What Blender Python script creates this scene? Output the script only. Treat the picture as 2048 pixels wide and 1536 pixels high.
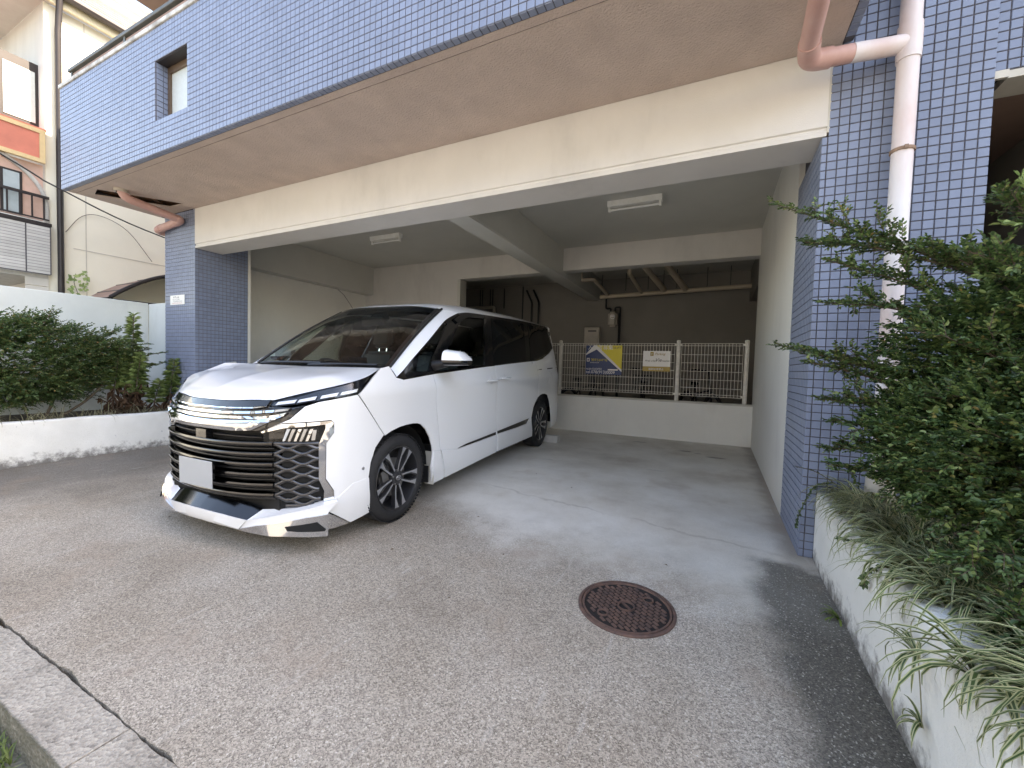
import bpy, bmesh, math, random, bisect
import numpy as np
from mathutils import Vector, Matrix
from mathutils.geometry import delaunay_2d_cdt
random.seed(7); RNG = np.random.default_rng(11)
for o in list(bpy.data.objects): bpy.data.objects.remove(o)
scene = bpy.context.scene
COL = scene.collection

# ---------------------------------------------------------------- camera
CAMZ = 1.12                                   # phone held at chest height above the foot of the column
F_PX, YAW, PITCH, ROLL = 826.69, -0.4541, -0.04016, -0.02987
_fw = Vector((math.sin(YAW)*math.cos(PITCH), math.cos(YAW)*math.cos(PITCH), math.sin(PITCH)))
_rt = Vector((math.cos(YAW), -math.sin(YAW), 0)); _dn = _fw.cross(_rt)
_r2 = _rt*math.cos(ROLL)+_dn*math.sin(ROLL); _d2 = _dn*math.cos(ROLL)-_rt*math.sin(ROLL)
cam_data = bpy.data.cameras.new('camera'); cam = bpy.data.objects.new('camera', cam_data); COL.objects.link(cam)
cam.matrix_world = Matrix(((_r2.x, -_d2.x, -_fw.x, 0), (_r2.y, -_d2.y, -_fw.y, 0), (_r2.z, -_d2.z, -_fw.z, CAMZ), (0, 0, 0, 1)))
cam_data.sensor_fit = 'HORIZONTAL'; cam_data.sensor_width = 36; cam_data.lens = F_PX/2048*36
cam_data.clip_start = 0.02; cam_data.clip_end = 1500
scene.camera = cam
scene.render.resolution_x = 1024; scene.render.resolution_y = 768
def project(p):
    q = Vector(p)-Vector((0, 0, CAMZ)); d = q.dot(_fw)
    if d < 0.05: return None
    return 1024+F_PX*q.dot(_r2)/d, 768+F_PX*q.dot(_d2)/d

# ---------------------------------------------------------------- sky, sun, exposure
SUN = Vector((0.62, 0.22, 0.75)).normalized()
el = math.asin(SUN.z); rot = math.atan2(SUN.x, SUN.y)
world = bpy.data.worlds.new('World'); scene.world = world; world.use_nodes = True
wn = world.node_tree.nodes; wl = world.node_tree.links
sky = wn.new('ShaderNodeTexSky'); sky.sky_type = 'NISHITA'; sky.sun_disc = False
sky.sun_elevation = el; sky.sun_rotation = rot; sky.air_density = 1.0; sky.dust_density = 1.2; sky.ozone_density = 1.0
wl.new(sky.outputs[0], wn['Background'].inputs[0]); wn['Background'].inputs[1].default_value = 0.15
sd = bpy.data.lights.new('sun', 'SUN'); sd.energy = 4.0; sd.angle = math.radians(0.5); sd.color = (1, .965, .90)
sun = bpy.data.objects.new('sun', sd); COL.objects.link(sun)
sun.rotation_euler = SUN.to_track_quat('Z', 'Y').to_euler()
scene.view_settings.view_transform = 'Standard'; scene.view_settings.look = 'None'
scene.view_settings.exposure = 2.7; scene.view_settings.gamma = 1; scene.view_settings.use_curve_mapping = False
scene.view_settings.use_white_balance = True; scene.view_settings.white_balance_temperature = 8300; scene.view_settings.white_balance_tint = 14

# ---------------------------------------------------------------- helpers
ORG = {}
def tag(o, label, cat, group=None):
    o['label'] = label; o['category'] = cat
    if group: o['group'] = group
    return o
def thing(name, loc, label, cat, group=None):
    o = bpy.data.objects.new(name, None); COL.objects.link(o); o.location = loc; o.empty_display_size = .2
    ORG[o] = Vector(loc); return tag(o, label, cat, group)
def link_mesh(name, me, mats, parent=None, loc=None):
    o = bpy.data.objects.new(name, me); COL.objects.link(o)
    for m in (mats if isinstance(mats, (list, tuple)) else [mats]):
        if len(me.materials) < len(mats if isinstance(mats, (list, tuple)) else [mats]): me.materials.append(m)
    if parent is not None: o.parent = parent
    return o
def mesh_from(name, verts, faces, mats, parent=None, smooth=None, mi=None, base=None):
    """verts are in world space unless the thing's frame is local (ORG absent); shifted to the thing's base."""
    off = ORG.get(parent) if parent is not None else None
    if off is None and base is not None: off = Vector(base)
    if off is not None: verts = [(v[0]-off.x, v[1]-off.y, v[2]-off.z) for v in verts]
    me = bpy.data.meshes.new(name); me.from_pydata([tuple(v) for v in verts], [], faces)
    if mi: me.polygons.foreach_set('material_index', mi)
    me.update()
    if smooth is not None:
        me.shade_smooth()
        if smooth < 179: me.set_sharp_from_angle(angle=math.radians(smooth))
    o = link_mesh(name, me, mats, parent)
    if parent is not None and parent in ORG: ORG[o] = ORG[parent]
    elif parent is None and base is not None: o.location = base; ORG[o] = Vector(base)
    return o
class MB:
    def __init__(s): s.v = []; s.f = []; s.mi = []
    def add(s, vs, fs, m=0):
        b = len(s.v); s.v += [tuple(x) for x in vs]; s.f += [tuple(b+i for i in f) for f in fs]; s.mi += [m]*len(fs); return s
    def quad(s, a, b, c, d, m=0): return s.add([a, b, c, d], [(0, 1, 2, 3)], m)
    def box(s, x0, x1, y0, y1, z0, z1, m=0, bev=0):
        if bev <= 0:
            return s.add([(x0,y0,z0),(x1,y0,z0),(x1,y1,z0),(x0,y1,z0),(x0,y0,z1),(x1,y0,z1),(x1,y1,z1),(x0,y1,z1)],
                         [(0,3,2,1),(4,5,6,7),(0,1,5,4),(1,2,6,5),(2,3,7,6),(3,0,4,7)], m)
        bm = bmesh.new(); bmesh.ops.create_cube(bm, size=1)
        for v in bm.verts: v.co = ((x0+x1)/2+v.co.x*(x1-x0), (y0+y1)/2+v.co.y*(y1-y0), (z0+z1)/2+v.co.z*(z1-z0))
        bmesh.ops.bevel(bm, geom=list(bm.edges), offset=bev, segments=2, affect='EDGES', profile=.5)
        return s.bm(bm, m)
    def bm(s, bm, m=0, mat=None):
        bm.verts.index_update(); vs = [(mat @ v.co) if mat else v.co for v in bm.verts]
        s.add([tuple(v) for v in vs], [tuple(v.index for v in f.verts) for f in bm.faces], m); bm.free(); return s
    def obox(s, c, ax, ay, az, m=0):
        c = Vector(c); ax = Vector(ax); ay = Vector(ay); az = Vector(az); vs = []
        for k in (-1, 1):
            for a, b in ((-1,-1),(1,-1),(1,1),(-1,1)): vs.append(c+ax*a+ay*b+az*k)
        return s.add(vs, [(0,3,2,1),(4,5,6,7),(0,1,5,4),(1,2,6,5),(2,3,7,6),(3,0,4,7)], m)
    def tube(s, pts, r, n=10, m=0, cap=True, up=(0,0,1)):
        pts = [Vector(p) for p in pts]; rs = r if isinstance(r, (list, tuple)) else [r]*len(pts); vs = []; fs = []
        prev = None
        for i, p in enumerate(pts):
            d = (pts[min(i+1, len(pts)-1)]-pts[max(i-1, 0)]).normalized()
            if prev is None:
                a = d.cross(Vector(up));
                if a.length < 1e-3: a = d.cross(Vector((1,0,0)))
            else: a = prev-d*prev.dot(d)
            a.normalize(); prev = a; b = d.cross(a)
            for k in range(n):
                t = 2*math.pi*k/n; vs.append(p+(a*math.cos(t)+b*math.sin(t))*rs[i])
        for i in range(len(pts)-1):
            for k in range(n): fs.append((i*n+k, i*n+(k+1)%n, (i+1)*n+(k+1)%n, (i+1)*n+k))
        if cap: fs.append(tuple(range(n-1, -1, -1))); fs.append(tuple((len(pts)-1)*n+k for k in range(n)))
        return s.add(vs, fs, m)
    def lathe(s, c, axis, prof, n=32, m=0, ref=(0,0,1)):
        c = Vector(c); A = Vector(axis).normalized(); X = A.cross(Vector(ref))
        if X.length < 1e-3: X = A.cross(Vector((1,0,0)))
        X.normalize(); Y = A.cross(X); vs = []; fs = []
        for (h, r) in prof:
            for k in range(n): t = 2*math.pi*k/n; vs.append(c+A*h+(X*math.cos(t)+Y*math.sin(t))*r)
        for i in range(len(prof)-1):
            for k in range(n): fs.append((i*n+k, i*n+(k+1)%n, (i+1)*n+(k+1)%n, (i+1)*n+k))
        return s.add(vs, fs, m)
    def prism(s, poly, p0, ex, ey, ez, m=0):
        """poly in (ex,ey) plane at p0, extruded by vector ez"""
        p0 = Vector(p0); ex = Vector(ex); ey = Vector(ey); ez = Vector(ez); n = len(poly)
        vs = [p0+ex*a+ey*b for a, b in poly]+[p0+ex*a+ey*b+ez for a, b in poly]
        return s.add(vs, [tuple(range(n-1,-1,-1)), tuple(range(n, 2*n))]+[(i,(i+1)%n,n+(i+1)%n,n+i) for i in range(n)], m)
    def build(s, name, mats, parent=None, smooth=None, base=None):
        return mesh_from(name, s.v, s.f, mats, parent, smooth, s.mi, base)
def struct(o): o['kind'] = 'structure'; return o
def stuff(o): o['kind'] = 'stuff'; return o
def copy_tree(o, parent=None):
    c = o.copy(); COL.objects.link(c); c.parent = parent
    for ch in o.children: copy_tree(ch, c)
    return c
def smoothpath(pts, n=6):
    P = [Vector(p) for p in pts]; Q = [P[0]*2-P[1]]+P+[P[-1]*2-P[-2]]; out = []
    for i in range(1, len(Q)-2):
        for j in range(n):
            t = j/n; p0, p1, p2, p3 = Q[i-1:i+3]
            out.append(.5*((2*p1)+(p2-p0)*t+(2*p0-5*p1+4*p2-p3)*t*t+(3*p1-p0-3*p2+p3)*t**3))
    out.append(P[-1]); return out
def elbow(pts, r, n=5):
    """polyline with rounded corners of radius r"""
    P = [Vector(p) for p in pts]; out = [P[0]]
    for i in range(1, len(P)-1):
        a = (P[i-1]-P[i]).normalized(); b = (P[i+1]-P[i]).normalized()
        for k in range(n+1):
            t = k/n; out.append((P[i]+a*r)*(1-t)**2+P[i]*2*t*(1-t)+(P[i]+b*r)*t*t)
    out.append(P[-1]); return out
def inside(p, poly):
    x, y = p; c = False; n = len(poly); j = n-1
    for i in range(n):
        xi, yi = poly[i]; xj, yj = poly[j]
        if (yi > y) != (yj > y) and x < (xj-xi)*(y-yi)/(yj-yi)+xi: c = not c
        j = i
    return c
def densify(loop, step):
    out = []
    for a, b in zip(loop, loop[1:]+loop[:1]):
        d = math.dist(a, b); n = max(1, int(math.ceil(d/step)))
        for k in range(n): out.append((a[0]+(b[0]-a[0])*k/n, a[1]+(b[1]-a[1])*k/n))
    return out
def area2(l): return sum(a[0]*b[1]-b[0]*a[1] for a, b in zip(l, l[1:]+l[:1]))
def inset(loop, g):
    if area2(loop) < 0: loop = loop[::-1]
    out = []; n = len(loop)
    for i in range(n):
        a = loop[i-1]; b = loop[i]; c = loop[(i+1)%n]
        d1 = (b[0]-a[0], b[1]-a[1]); d2 = (c[0]-b[0], c[1]-b[1]); l1 = math.hypot(*d1) or 1; l2 = math.hypot(*d2) or 1
        n1 = (-d1[1]/l1, d1[0]/l1); n2 = (-d2[1]/l2, d2[0]/l2); m = (n1[0]+n2[0], n1[1]+n2[1]); L = math.hypot(*m) or 1
        k = g/max(.35, (m[0]*n1[0]+m[1]*n1[1])/L); out.append((b[0]+m[0]/L*k, b[1]+m[1]/L*k))
    return out
def fill2d(loop, holes, step, jitter=False):
    """constrained Delaunay fill; returns points, triangles (ccw), boundary loops as index lists"""
    loops = [densify(loop, step)]+[densify(h, step) for h in holes]
    pts = []; edges = []; lid = []
    for l in loops:
        b = len(pts); pts += l; edges += [(b+i, b+(i+1)%len(l)) for i in range(len(l))]
    nb = len(pts); xs = [p[0] for p in loops[0]]; ys = [p[1] for p in loops[0]]
    bp = np.array(pts)
    x = math.floor(min(xs)/step)*step
    while x < max(xs):
        y = math.floor(min(ys)/step)*step; 
        while y < max(ys):
            p = (x+step*.31, y+step*.37)
            if inside(p, loops[0]) and not any(inside(p, h) for h in loops[1:]) and ((bp-p)**2).sum(1).min() > (step*.5)**2: pts.append(p)
            y += step
        x += step
    r = delaunay_2d_cdt([Vector(p) for p in pts], edges, [], 0, 1e-7)
    V = [(v.x, v.y) for v in r[0]]; T = []
    for f in r[2]:
        c = (sum(V[i][0] for i in f)/3, sum(V[i][1] for i in f)/3)
        if inside(c, loops[0]) and not any(inside(c, h) for h in loops[1:]):
            a, b, d = [V[i] for i in f]
            f = list(f)
            if (b[0]-a[0])*(d[1]-a[1])-(b[1]-a[1])*(d[0]-a[0]) < 0: f = f[::-1]
            T.append(tuple(f))
    from collections import Counter
    ec = Counter()
    for f in T:
        for i in range(3): ec[(f[i], f[(i+1)%3])] += 1
    be = [(a, b) for (a, b) in ec if (b, a) not in ec]
    return V, T, be
# ---------------------------------------------------------------- materials
def nodes(name):
    m = bpy.data.materials.new(name); m.use_nodes = True; nt = m.node_tree
    return m, nt, nt.nodes, nt.links, nt.nodes['Principled BSDF']
def N(nt, t, **kw):
    n = nt.nodes.new(t)
    for k, v in kw.items():
        if k.startswith('_'): setattr(n, k[1:], v)
        else: n.inputs[k.replace('__', ' ')].default_value = v
    return n
def pos(nt):
    g = nt.nodes.get('Geo') or nt.nodes.new('ShaderNodeNewGeometry'); g.name = 'Geo'; return g.outputs['Position']
def noise(nt, scale, detail=4, rough=.55, vec=None, stretch=None):
    n = N(nt, 'ShaderNodeTexNoise', Scale=scale, Detail=detail, Roughness=rough)
    v = vec or pos(nt)
    if stretch:
        mp = N(nt, 'ShaderNodeMapping'); mp.inputs['Scale'].default_value = stretch; nt.links.new(v, mp.inputs[0]); v = mp.outputs[0]
    nt.links.new(v, n.inputs['Vector']); return n.outputs['Fac']
def ramp(nt, fac, stops, interp='LINEAR'):
    r = nt.nodes.new('ShaderNodeValToRGB'); r.color_ramp.interpolation = interp; e = r.color_ramp.elements
    while len(e) < len(stops): e.new(.5)
    for x, (p, c) in zip(e, stops): x.position = p; x.color = (*c, 1) if len(c) == 3 else c
    nt.links.new(fac, r.inputs[0]); return r.outputs[0]
def mix(nt, fac, a, b, blend='MIX'):
    n = nt.nodes.new('ShaderNodeMix'); n.data_type = 'RGBA'; n.blend_type = blend
    for sock, v in ((n.inputs[0], fac), (n.inputs[6], a), (n.inputs[7], b)):
        if hasattr(v, 'is_output'): nt.links.new(v, sock)
        elif isinstance(v, (int, float)): sock.default_value = v
        else: sock.default_value = (*v, 1) if len(v) == 3 else v
    return n.outputs[2]
def mth(nt, op, a, b=0, c=None, clamp=False):
    n = nt.nodes.new('ShaderNodeMath'); n.operation = op; n.use_clamp = clamp
    for i, v in enumerate((a, b) if c is None else (a, b, c)):
        if hasattr(v, 'is_output'): nt.links.new(v, n.inputs[i])
        else: n.inputs[i].default_value = v
    return n.outputs[0]
def sstep(nt, x, a, b):
    n = nt.nodes.new('ShaderNodeMapRange'); n.interpolation_type = 'SMOOTHSTEP'; nt.links.new(x, n.inputs[0])
    n.inputs[1].default_value = a; n.inputs[2].default_value = b; n.inputs[3].default_value = 0; n.inputs[4].default_value = 1; return n.outputs[0]
def bump(nt, bsdf, h, strength=.3, dist=.01):
    b = N(nt, 'ShaderNodeBump', Strength=strength, Distance=dist); nt.links.new(h, b.inputs['Height']); nt.links.new(b.outputs[0], bsdf.inputs['Normal'])
def simple(name, col, rough=.5, metal=0, var=.12, vs=6, b=0, bs=120, bd=.002, coat=0, spec=.5, col2=None, isl=0, grime=0, stretch=None):
    m, nt, n, l, bs_ = nodes(name)
    c2 = col2 or tuple(x*(1-var) for x in col)
    f = noise(nt, vs, 5, .6, stretch=stretch); c = ramp(nt, f, [(.35, c2), (.65, col)])
    if grime:
        g = noise(nt, 1.7, 6, .7, stretch=(1, 1, .35)); c = mix(nt, mth(nt, 'MULTIPLY', sstep(nt, g, .5, .75), grime), c, tuple(x*.45 for x in col))
    if isl:
        g = nt.nodes.get('Geo') or nt.nodes.new('ShaderNodeNewGeometry'); g.name = 'Geo'
        oi = nt.nodes.new('ShaderNodeObjectInfo'); r = mth(nt, 'FRACT', mth(nt, 'ADD', g.outputs['Random Per Island'], oi.outputs['Random']))
        c = mix(nt, 1.0, c, ramp(nt, r, [(0, (1-isl,)*3), (1, (1+isl*.4,)*3)]), 'MULTIPLY')
    l.new(c, bs_.inputs['Base Color']); bs_.inputs['Roughness'].default_value = rough; bs_.inputs['Metallic'].default_value = metal
    bs_.inputs['Specular IOR Level'].default_value = spec
    if coat: bs_.inputs['Coat Weight'].default_value = coat; bs_.inputs['Coat Roughness'].default_value = .03
    if b: bump(nt, bs_, noise(nt, bs, 4, .6), b, bd)
    return m
MT = {}
MT['tile'] = simple('blue_glazed_tile', (.205, .248, .345), .36, var=.10, vs=2.5, isl=.10, spec=.5, b=.12, bs=30, bd=.004)
MT['grout'] = simple('dark_grout', (.105, .10, .11), .9, var=.3, vs=30)
MT['grout_light'] = simple('pale_grout', (.30, .27, .26), .9, var=.25, vs=30)
MT['cream'] = simple('cream_stucco_paint', (.64, .62, .585), .75, var=.07, vs=1.6, b=.35, bs=140, bd=.004, grime=.22)
MT['white_wall'] = simple('white_stucco_paint', (.74, .73, .68), .8, var=.07, vs=1.2, b=.5, bs=110, bd=.006, grime=.18)
MT['ceil'] = simple('grey_white_ceiling_paint', (.56, .55, .50), .8, var=.08, vs=1.5, b=.25, bs=160, bd=.003)
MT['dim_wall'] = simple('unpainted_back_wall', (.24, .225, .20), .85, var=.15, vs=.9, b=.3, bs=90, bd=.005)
MT['soffit'] = simple('mauve_sprayed_soffit', (.56, .455, .40), .9, var=.14, vs=4, b=.9, bs=75, bd=.012, grime=.2)
MT['coping'] = simple('weathered_white_coping', (.66, .66, .62), .7, var=.3, vs=7, col2=(.30, .28, .25), b=.3, bs=60)
MT['rail'] = simple('olive_brown_rail_paint', (.10, .10, .085), .5, var=.3, vs=9)
MT['bronze'] = simple('bronze_aluminium', (.16, .11, .075), .45, metal=.4, var=.15)
MT['brown_soffit'] = simple('brown_soffit_paint', (.30, .20, .16), .8, var=.1)
MT['pipe_pink'] = simple('faded_pink_pipe_paint', (.50, .29, .255), .5, var=.15, vs=6, col2=(.56, .36, .33))
MT['pipe_white'] = simple('chalky_downpipe_paint', (.72, .70, .71), .55, var=.2, vs=2.5, col2=(.64, .52, .50), stretch=(1.5, 1.5, .5))
MT['pipe_ivory'] = simple('ivory_pvc_pipe', (.55, .47, .36), .5, var=.1)
MT['rust'] = simple('rotten_plywood', (.17, .075, .03), .95, var=.5, vs=14, col2=(.02, .015, .012), b=.5, bs=40)
MT['rusty'] = simple('rust_stained_steel', (.34, .22, .15), .7, var=.4, vs=30)
MT['black'] = simple('black_plastic', (.012, .012, .013), .45, var=.2)
MT['matblack'] = simple('matt_black_lining', (.006, .006, .006), .9, var=.2)
MT['iron'] = simple('rusty_cast_iron', (.155, .088, .066), .62, metal=.2, var=.4, vs=25, col2=(.085, .055, .047), b=.3, bs=200, bd=.001)
MT['iron_dark'] = simple('dirt_in_cast_iron', (.016, .011, .009), .95, var=.4, vs=40)
MT['fence'] = simple('ivory_coated_wire', (.80, .77, .70), .5, var=.15, vs=20)
MT['lamp_body'] = simple('chipped_white_lamp_paint', (.86, .86, .82), .6, var=.1, vs=12, col2=(.78, .77, .72))
MT['tube'] = simple('unlit_fluorescent_tube', (.80, .80, .78), .2, var=.02)
MT['grey_plastic'] = simple('grey_beige_plastic', (.46, .42, .36), .5, var=.12)
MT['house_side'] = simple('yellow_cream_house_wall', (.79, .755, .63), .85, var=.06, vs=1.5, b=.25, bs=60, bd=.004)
MT['house_front'] = simple('shade_grey_house_wall', (.62, .60, .55), .85, var=.15, vs=2.2, stretch=(1, 1, .3), b=.25, bs=60, bd=.004)  # shade on the street front put into a greyer wall colour
MT['house_tile'] = simple('grey_white_long_tile', (.50, .50, .48), .5, var=.1, isl=.15)
MT['roof_slate'] = simple('weathered_slate', (.30, .28, .27), .8, var=.3, vs=12, isl=.25)
MT['joint'] = simple('sealant_line', (.55, .52, .45), .8, var=.1)
MT['trim'] = simple('cream_fascia_paint', (.74, .66, .46), .6, var=.08)
MT['dark_metal'] = simple('dark_brown_metal', (.035, .030, .030), .45, metal=.3, var=.2)
MT['red_panel'] = simple('red_acrylic_panel', (.62, .21, .15), .35, var=.2, vs=3)
MT['gold'] = simple('gold_paint', (.66, .50, .27), .5, var=.15)
MT['opp_cream'] = simple('pale_render_across_street', (.72, .70, .66), .85, var=.06)
MT['opp_grey'] = simple('grey_render_across_street', (.60, .60, .59), .85, var=.06)
MT['salmon'] = simple('reflected_salmon_wall', (.62, .42, .34), .85, var=.1)  # reflected tint on the wall put into its colour
MT['soil'] = simple('dark_garden_soil', (.06, .045, .03), .95, var=.5, vs=20, b=.8, bs=50, bd=.02)
MT['wood'] = simple('twig_bark', (.13, .10, .07), .85, var=.3, vs=30)
MT['stone_block'] = simple('concrete_wheel_stop', (.52, .51, .48), .85, var=.2, vs=12, b=.3, bs=90)
MT['stone_light'] = simple('pale_coping_stone', (.56, .54, .48), .8, var=.15, vs=5)
MT['paper'] = simple('white_sign_plate', (.78, .78, .76), .4, var=.04)
MT['sign_blue'] = simple('navy_print', (.010, .032, .125), .35, var=.08)
MT['sign_yellow'] = simple('yellow_print', (.72, .60, .03), .35, var=.06)
MT['sign_white'] = simple('white_print', (.72, .72, .72), .35, var=.03)
MT['sign_gold'] = simple('gold_print', (.42, .29, .05), .4, var=.1)
MT['sign_ink'] = simple('dark_print', (.06, .06, .07), .4, var=.1)
MT['sign_red'] = simple('red_print', (.55, .12, .10), .4, var=.1)
# car
def paint():
    m, nt, n, l, b = nodes('white_pearl_car_paint'); f = noise(nt, 900, 2)
    l.new(ramp(nt, f, [(.3, (.74, .75, .755)), (.7, (.80, .805, .81))]), b.inputs['Base Color'])
    b.inputs['Roughness'].default_value = .32; b.inputs['Coat Weight'].default_value = 1; b.inputs['Coat Roughness'].default_value = .02; return m
MT['paint'] = paint()
MT['chrome'] = simple('chrome_plating', (.72, .73, .75), .06, metal=1, var=.02)
MT['dark_chrome'] = simple('smoked_chrome', (.075, .073, .073), .14, metal=1, var=.05)
MT['satin'] = simple('satin_grey_metal', (.10, .10, .105), .28, metal=.9, var=.1)
MT['gloss_black'] = simple('gloss_black_trim', (.006, .006, .007), .12, var=.1, coat=.6)
MT['rubber'] = simple('tyre_rubber', (.018, .018, .019), .75, var=.25, vs=30, b=.1, bs=200)
MT['alloy'] = simple('machined_alloy', (.52, .52, .53), .28, metal=.9, var=.06)
MT['alloy_dark'] = simple('dark_wheel_paint', (.025, .025, .027), .35, var=.15, coat=.3)
MT['steel'] = simple('brake_disc_steel', (.30, .29, .28), .4, metal=.9, var=.15)
MT['interior'] = simple('dark_cabin_trim', (.020, .021, .022), .6, var=.15)
MT['seat'] = simple('black_seat_leather', (.016, .016, .018), .5, var=.2)
MT['leather_brown'] = simple('dark_maroon_trim', (.06, .022, .018), .6, var=.2)
MT['lens_white'] = simple('lamp_light_guide', (.86, .87, .89), .2, var=.03, coat=.3)
MT['plate'] = simple('blank_number_plate', (.36, .38, .40), .45, var=.05)
def glass(name, tint, ior=1.5, rough=0.0):
    m = bpy.data.materials.new(name); m.use_nodes = True; nt = m.node_tree; n = nt.nodes; n.clear()
    o = n.new('ShaderNodeOutputMaterial'); t = n.new('ShaderNodeBsdfTransparent'); t.inputs[0].default_value = (*tint, 1)
    g = n.new('ShaderNodeBsdfGlossy'); g.inputs['Roughness'].default_value = rough; g.inputs[0].default_value = (.95, .97, 1, 1)
    fr = n.new('ShaderNodeFresnel'); fr.inputs[0].default_value = ior; mx = n.new('ShaderNodeMixShader')
    nt.links.new(fr.outputs[0], mx.inputs[0]); nt.links.new(t.outputs[0], mx.inputs[1]); nt.links.new(g.outputs[0], mx.inputs[2]); nt.links.new(mx.outputs[0], o.inputs[0]); return m
MT['glass'] = glass('green_tinted_car_glass', (.74, .82, .77), 1.42)
MT['lens'] = glass('clear_lamp_lens', (.93, .94, .95), 1.3)
MT['privacy'] = simple('privacy_glass', (.006, .007, .008), .03, var=.05, spec=.5)
MT['pane'] = simple('pale_window_glass', (.42, .50, .52), .12, var=.2, vs=5, coat=.3)
MT['frost'] = simple('wired_frosted_glass', (.55, .60, .58), .35, var=.08, vs=40)
# foliage
def leafmat(name, stops, rough=.45, trans=.25):
    m, nt, n, l, b = nodes(name); g = nt.nodes.new('ShaderNodeNewGeometry'); g.name = 'Geo'
    c = ramp(nt, g.outputs['Random Per Island'], stops)
    big = noise(nt, 5, 3); c = mix(nt, 1.0, c, ramp(nt, big, [(.3, (.75,)*3), (.7, (1.2,)*3)]), 'MULTIPLY')
    l.new(c, b.inputs['Base Color']); b.inputs['Roughness'].default_value = rough
    t = n.new('ShaderNodeBsdfTranslucent'); l.new(c, t.inputs[0]); mx = n.new('ShaderNodeMixShader'); mx.inputs[0].default_value = trans
    l.new(b.outputs[0], mx.inputs[1]); l.new(t.outputs[0], mx.inputs[2]); l.new(mx.outputs[0], n['Material Output'].inputs[0]); return m
MT['leaf'] = leafmat('boxwood_leaf', [(0, (.030, .062, .022)), (.5, (.078, .142, .046)), (.85, (.15, .23, .075)), (.985, (.26, .32, .11)), (1, (.30, .20, .07))])
MT['leaf_dark'] = leafmat('dense_shrub_leaf', [(0, (.045, .092, .036)), (.6, (.10, .172, .062)), (.93, (.18, .23, .08)), (1, (.26, .14, .05))])
MT['leaf_weed'] = leafmat('goldenrod_leaf', [(0, (.17, .26, .085)), (1, (.36, .46, .17))])
MT['leaf_dry'] = leafmat('withered_leaf', [(0, (.07, .035, .02)), (1, (.15, .09, .05))], .8)
MT['blade'] = leafmat('green_blade', [(0, (.045, .085, .03)), (1, (.10, .16, .05))], .4)
MT['blade_edge'] = leafmat('cream_blade_margin', [(0, (.36, .37, .19)), (1, (.52, .52, .32))], .4)
MT['blade_dry'] = leafmat('pale_dry_blade', [(0, (.20, .19, .11)), (1, (.38, .36, .24))], .6)
MT['grass'] = leafmat('verge_grass', [(0, (.06, .10, .02)), (1, (.16, .22, .04))])
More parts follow.
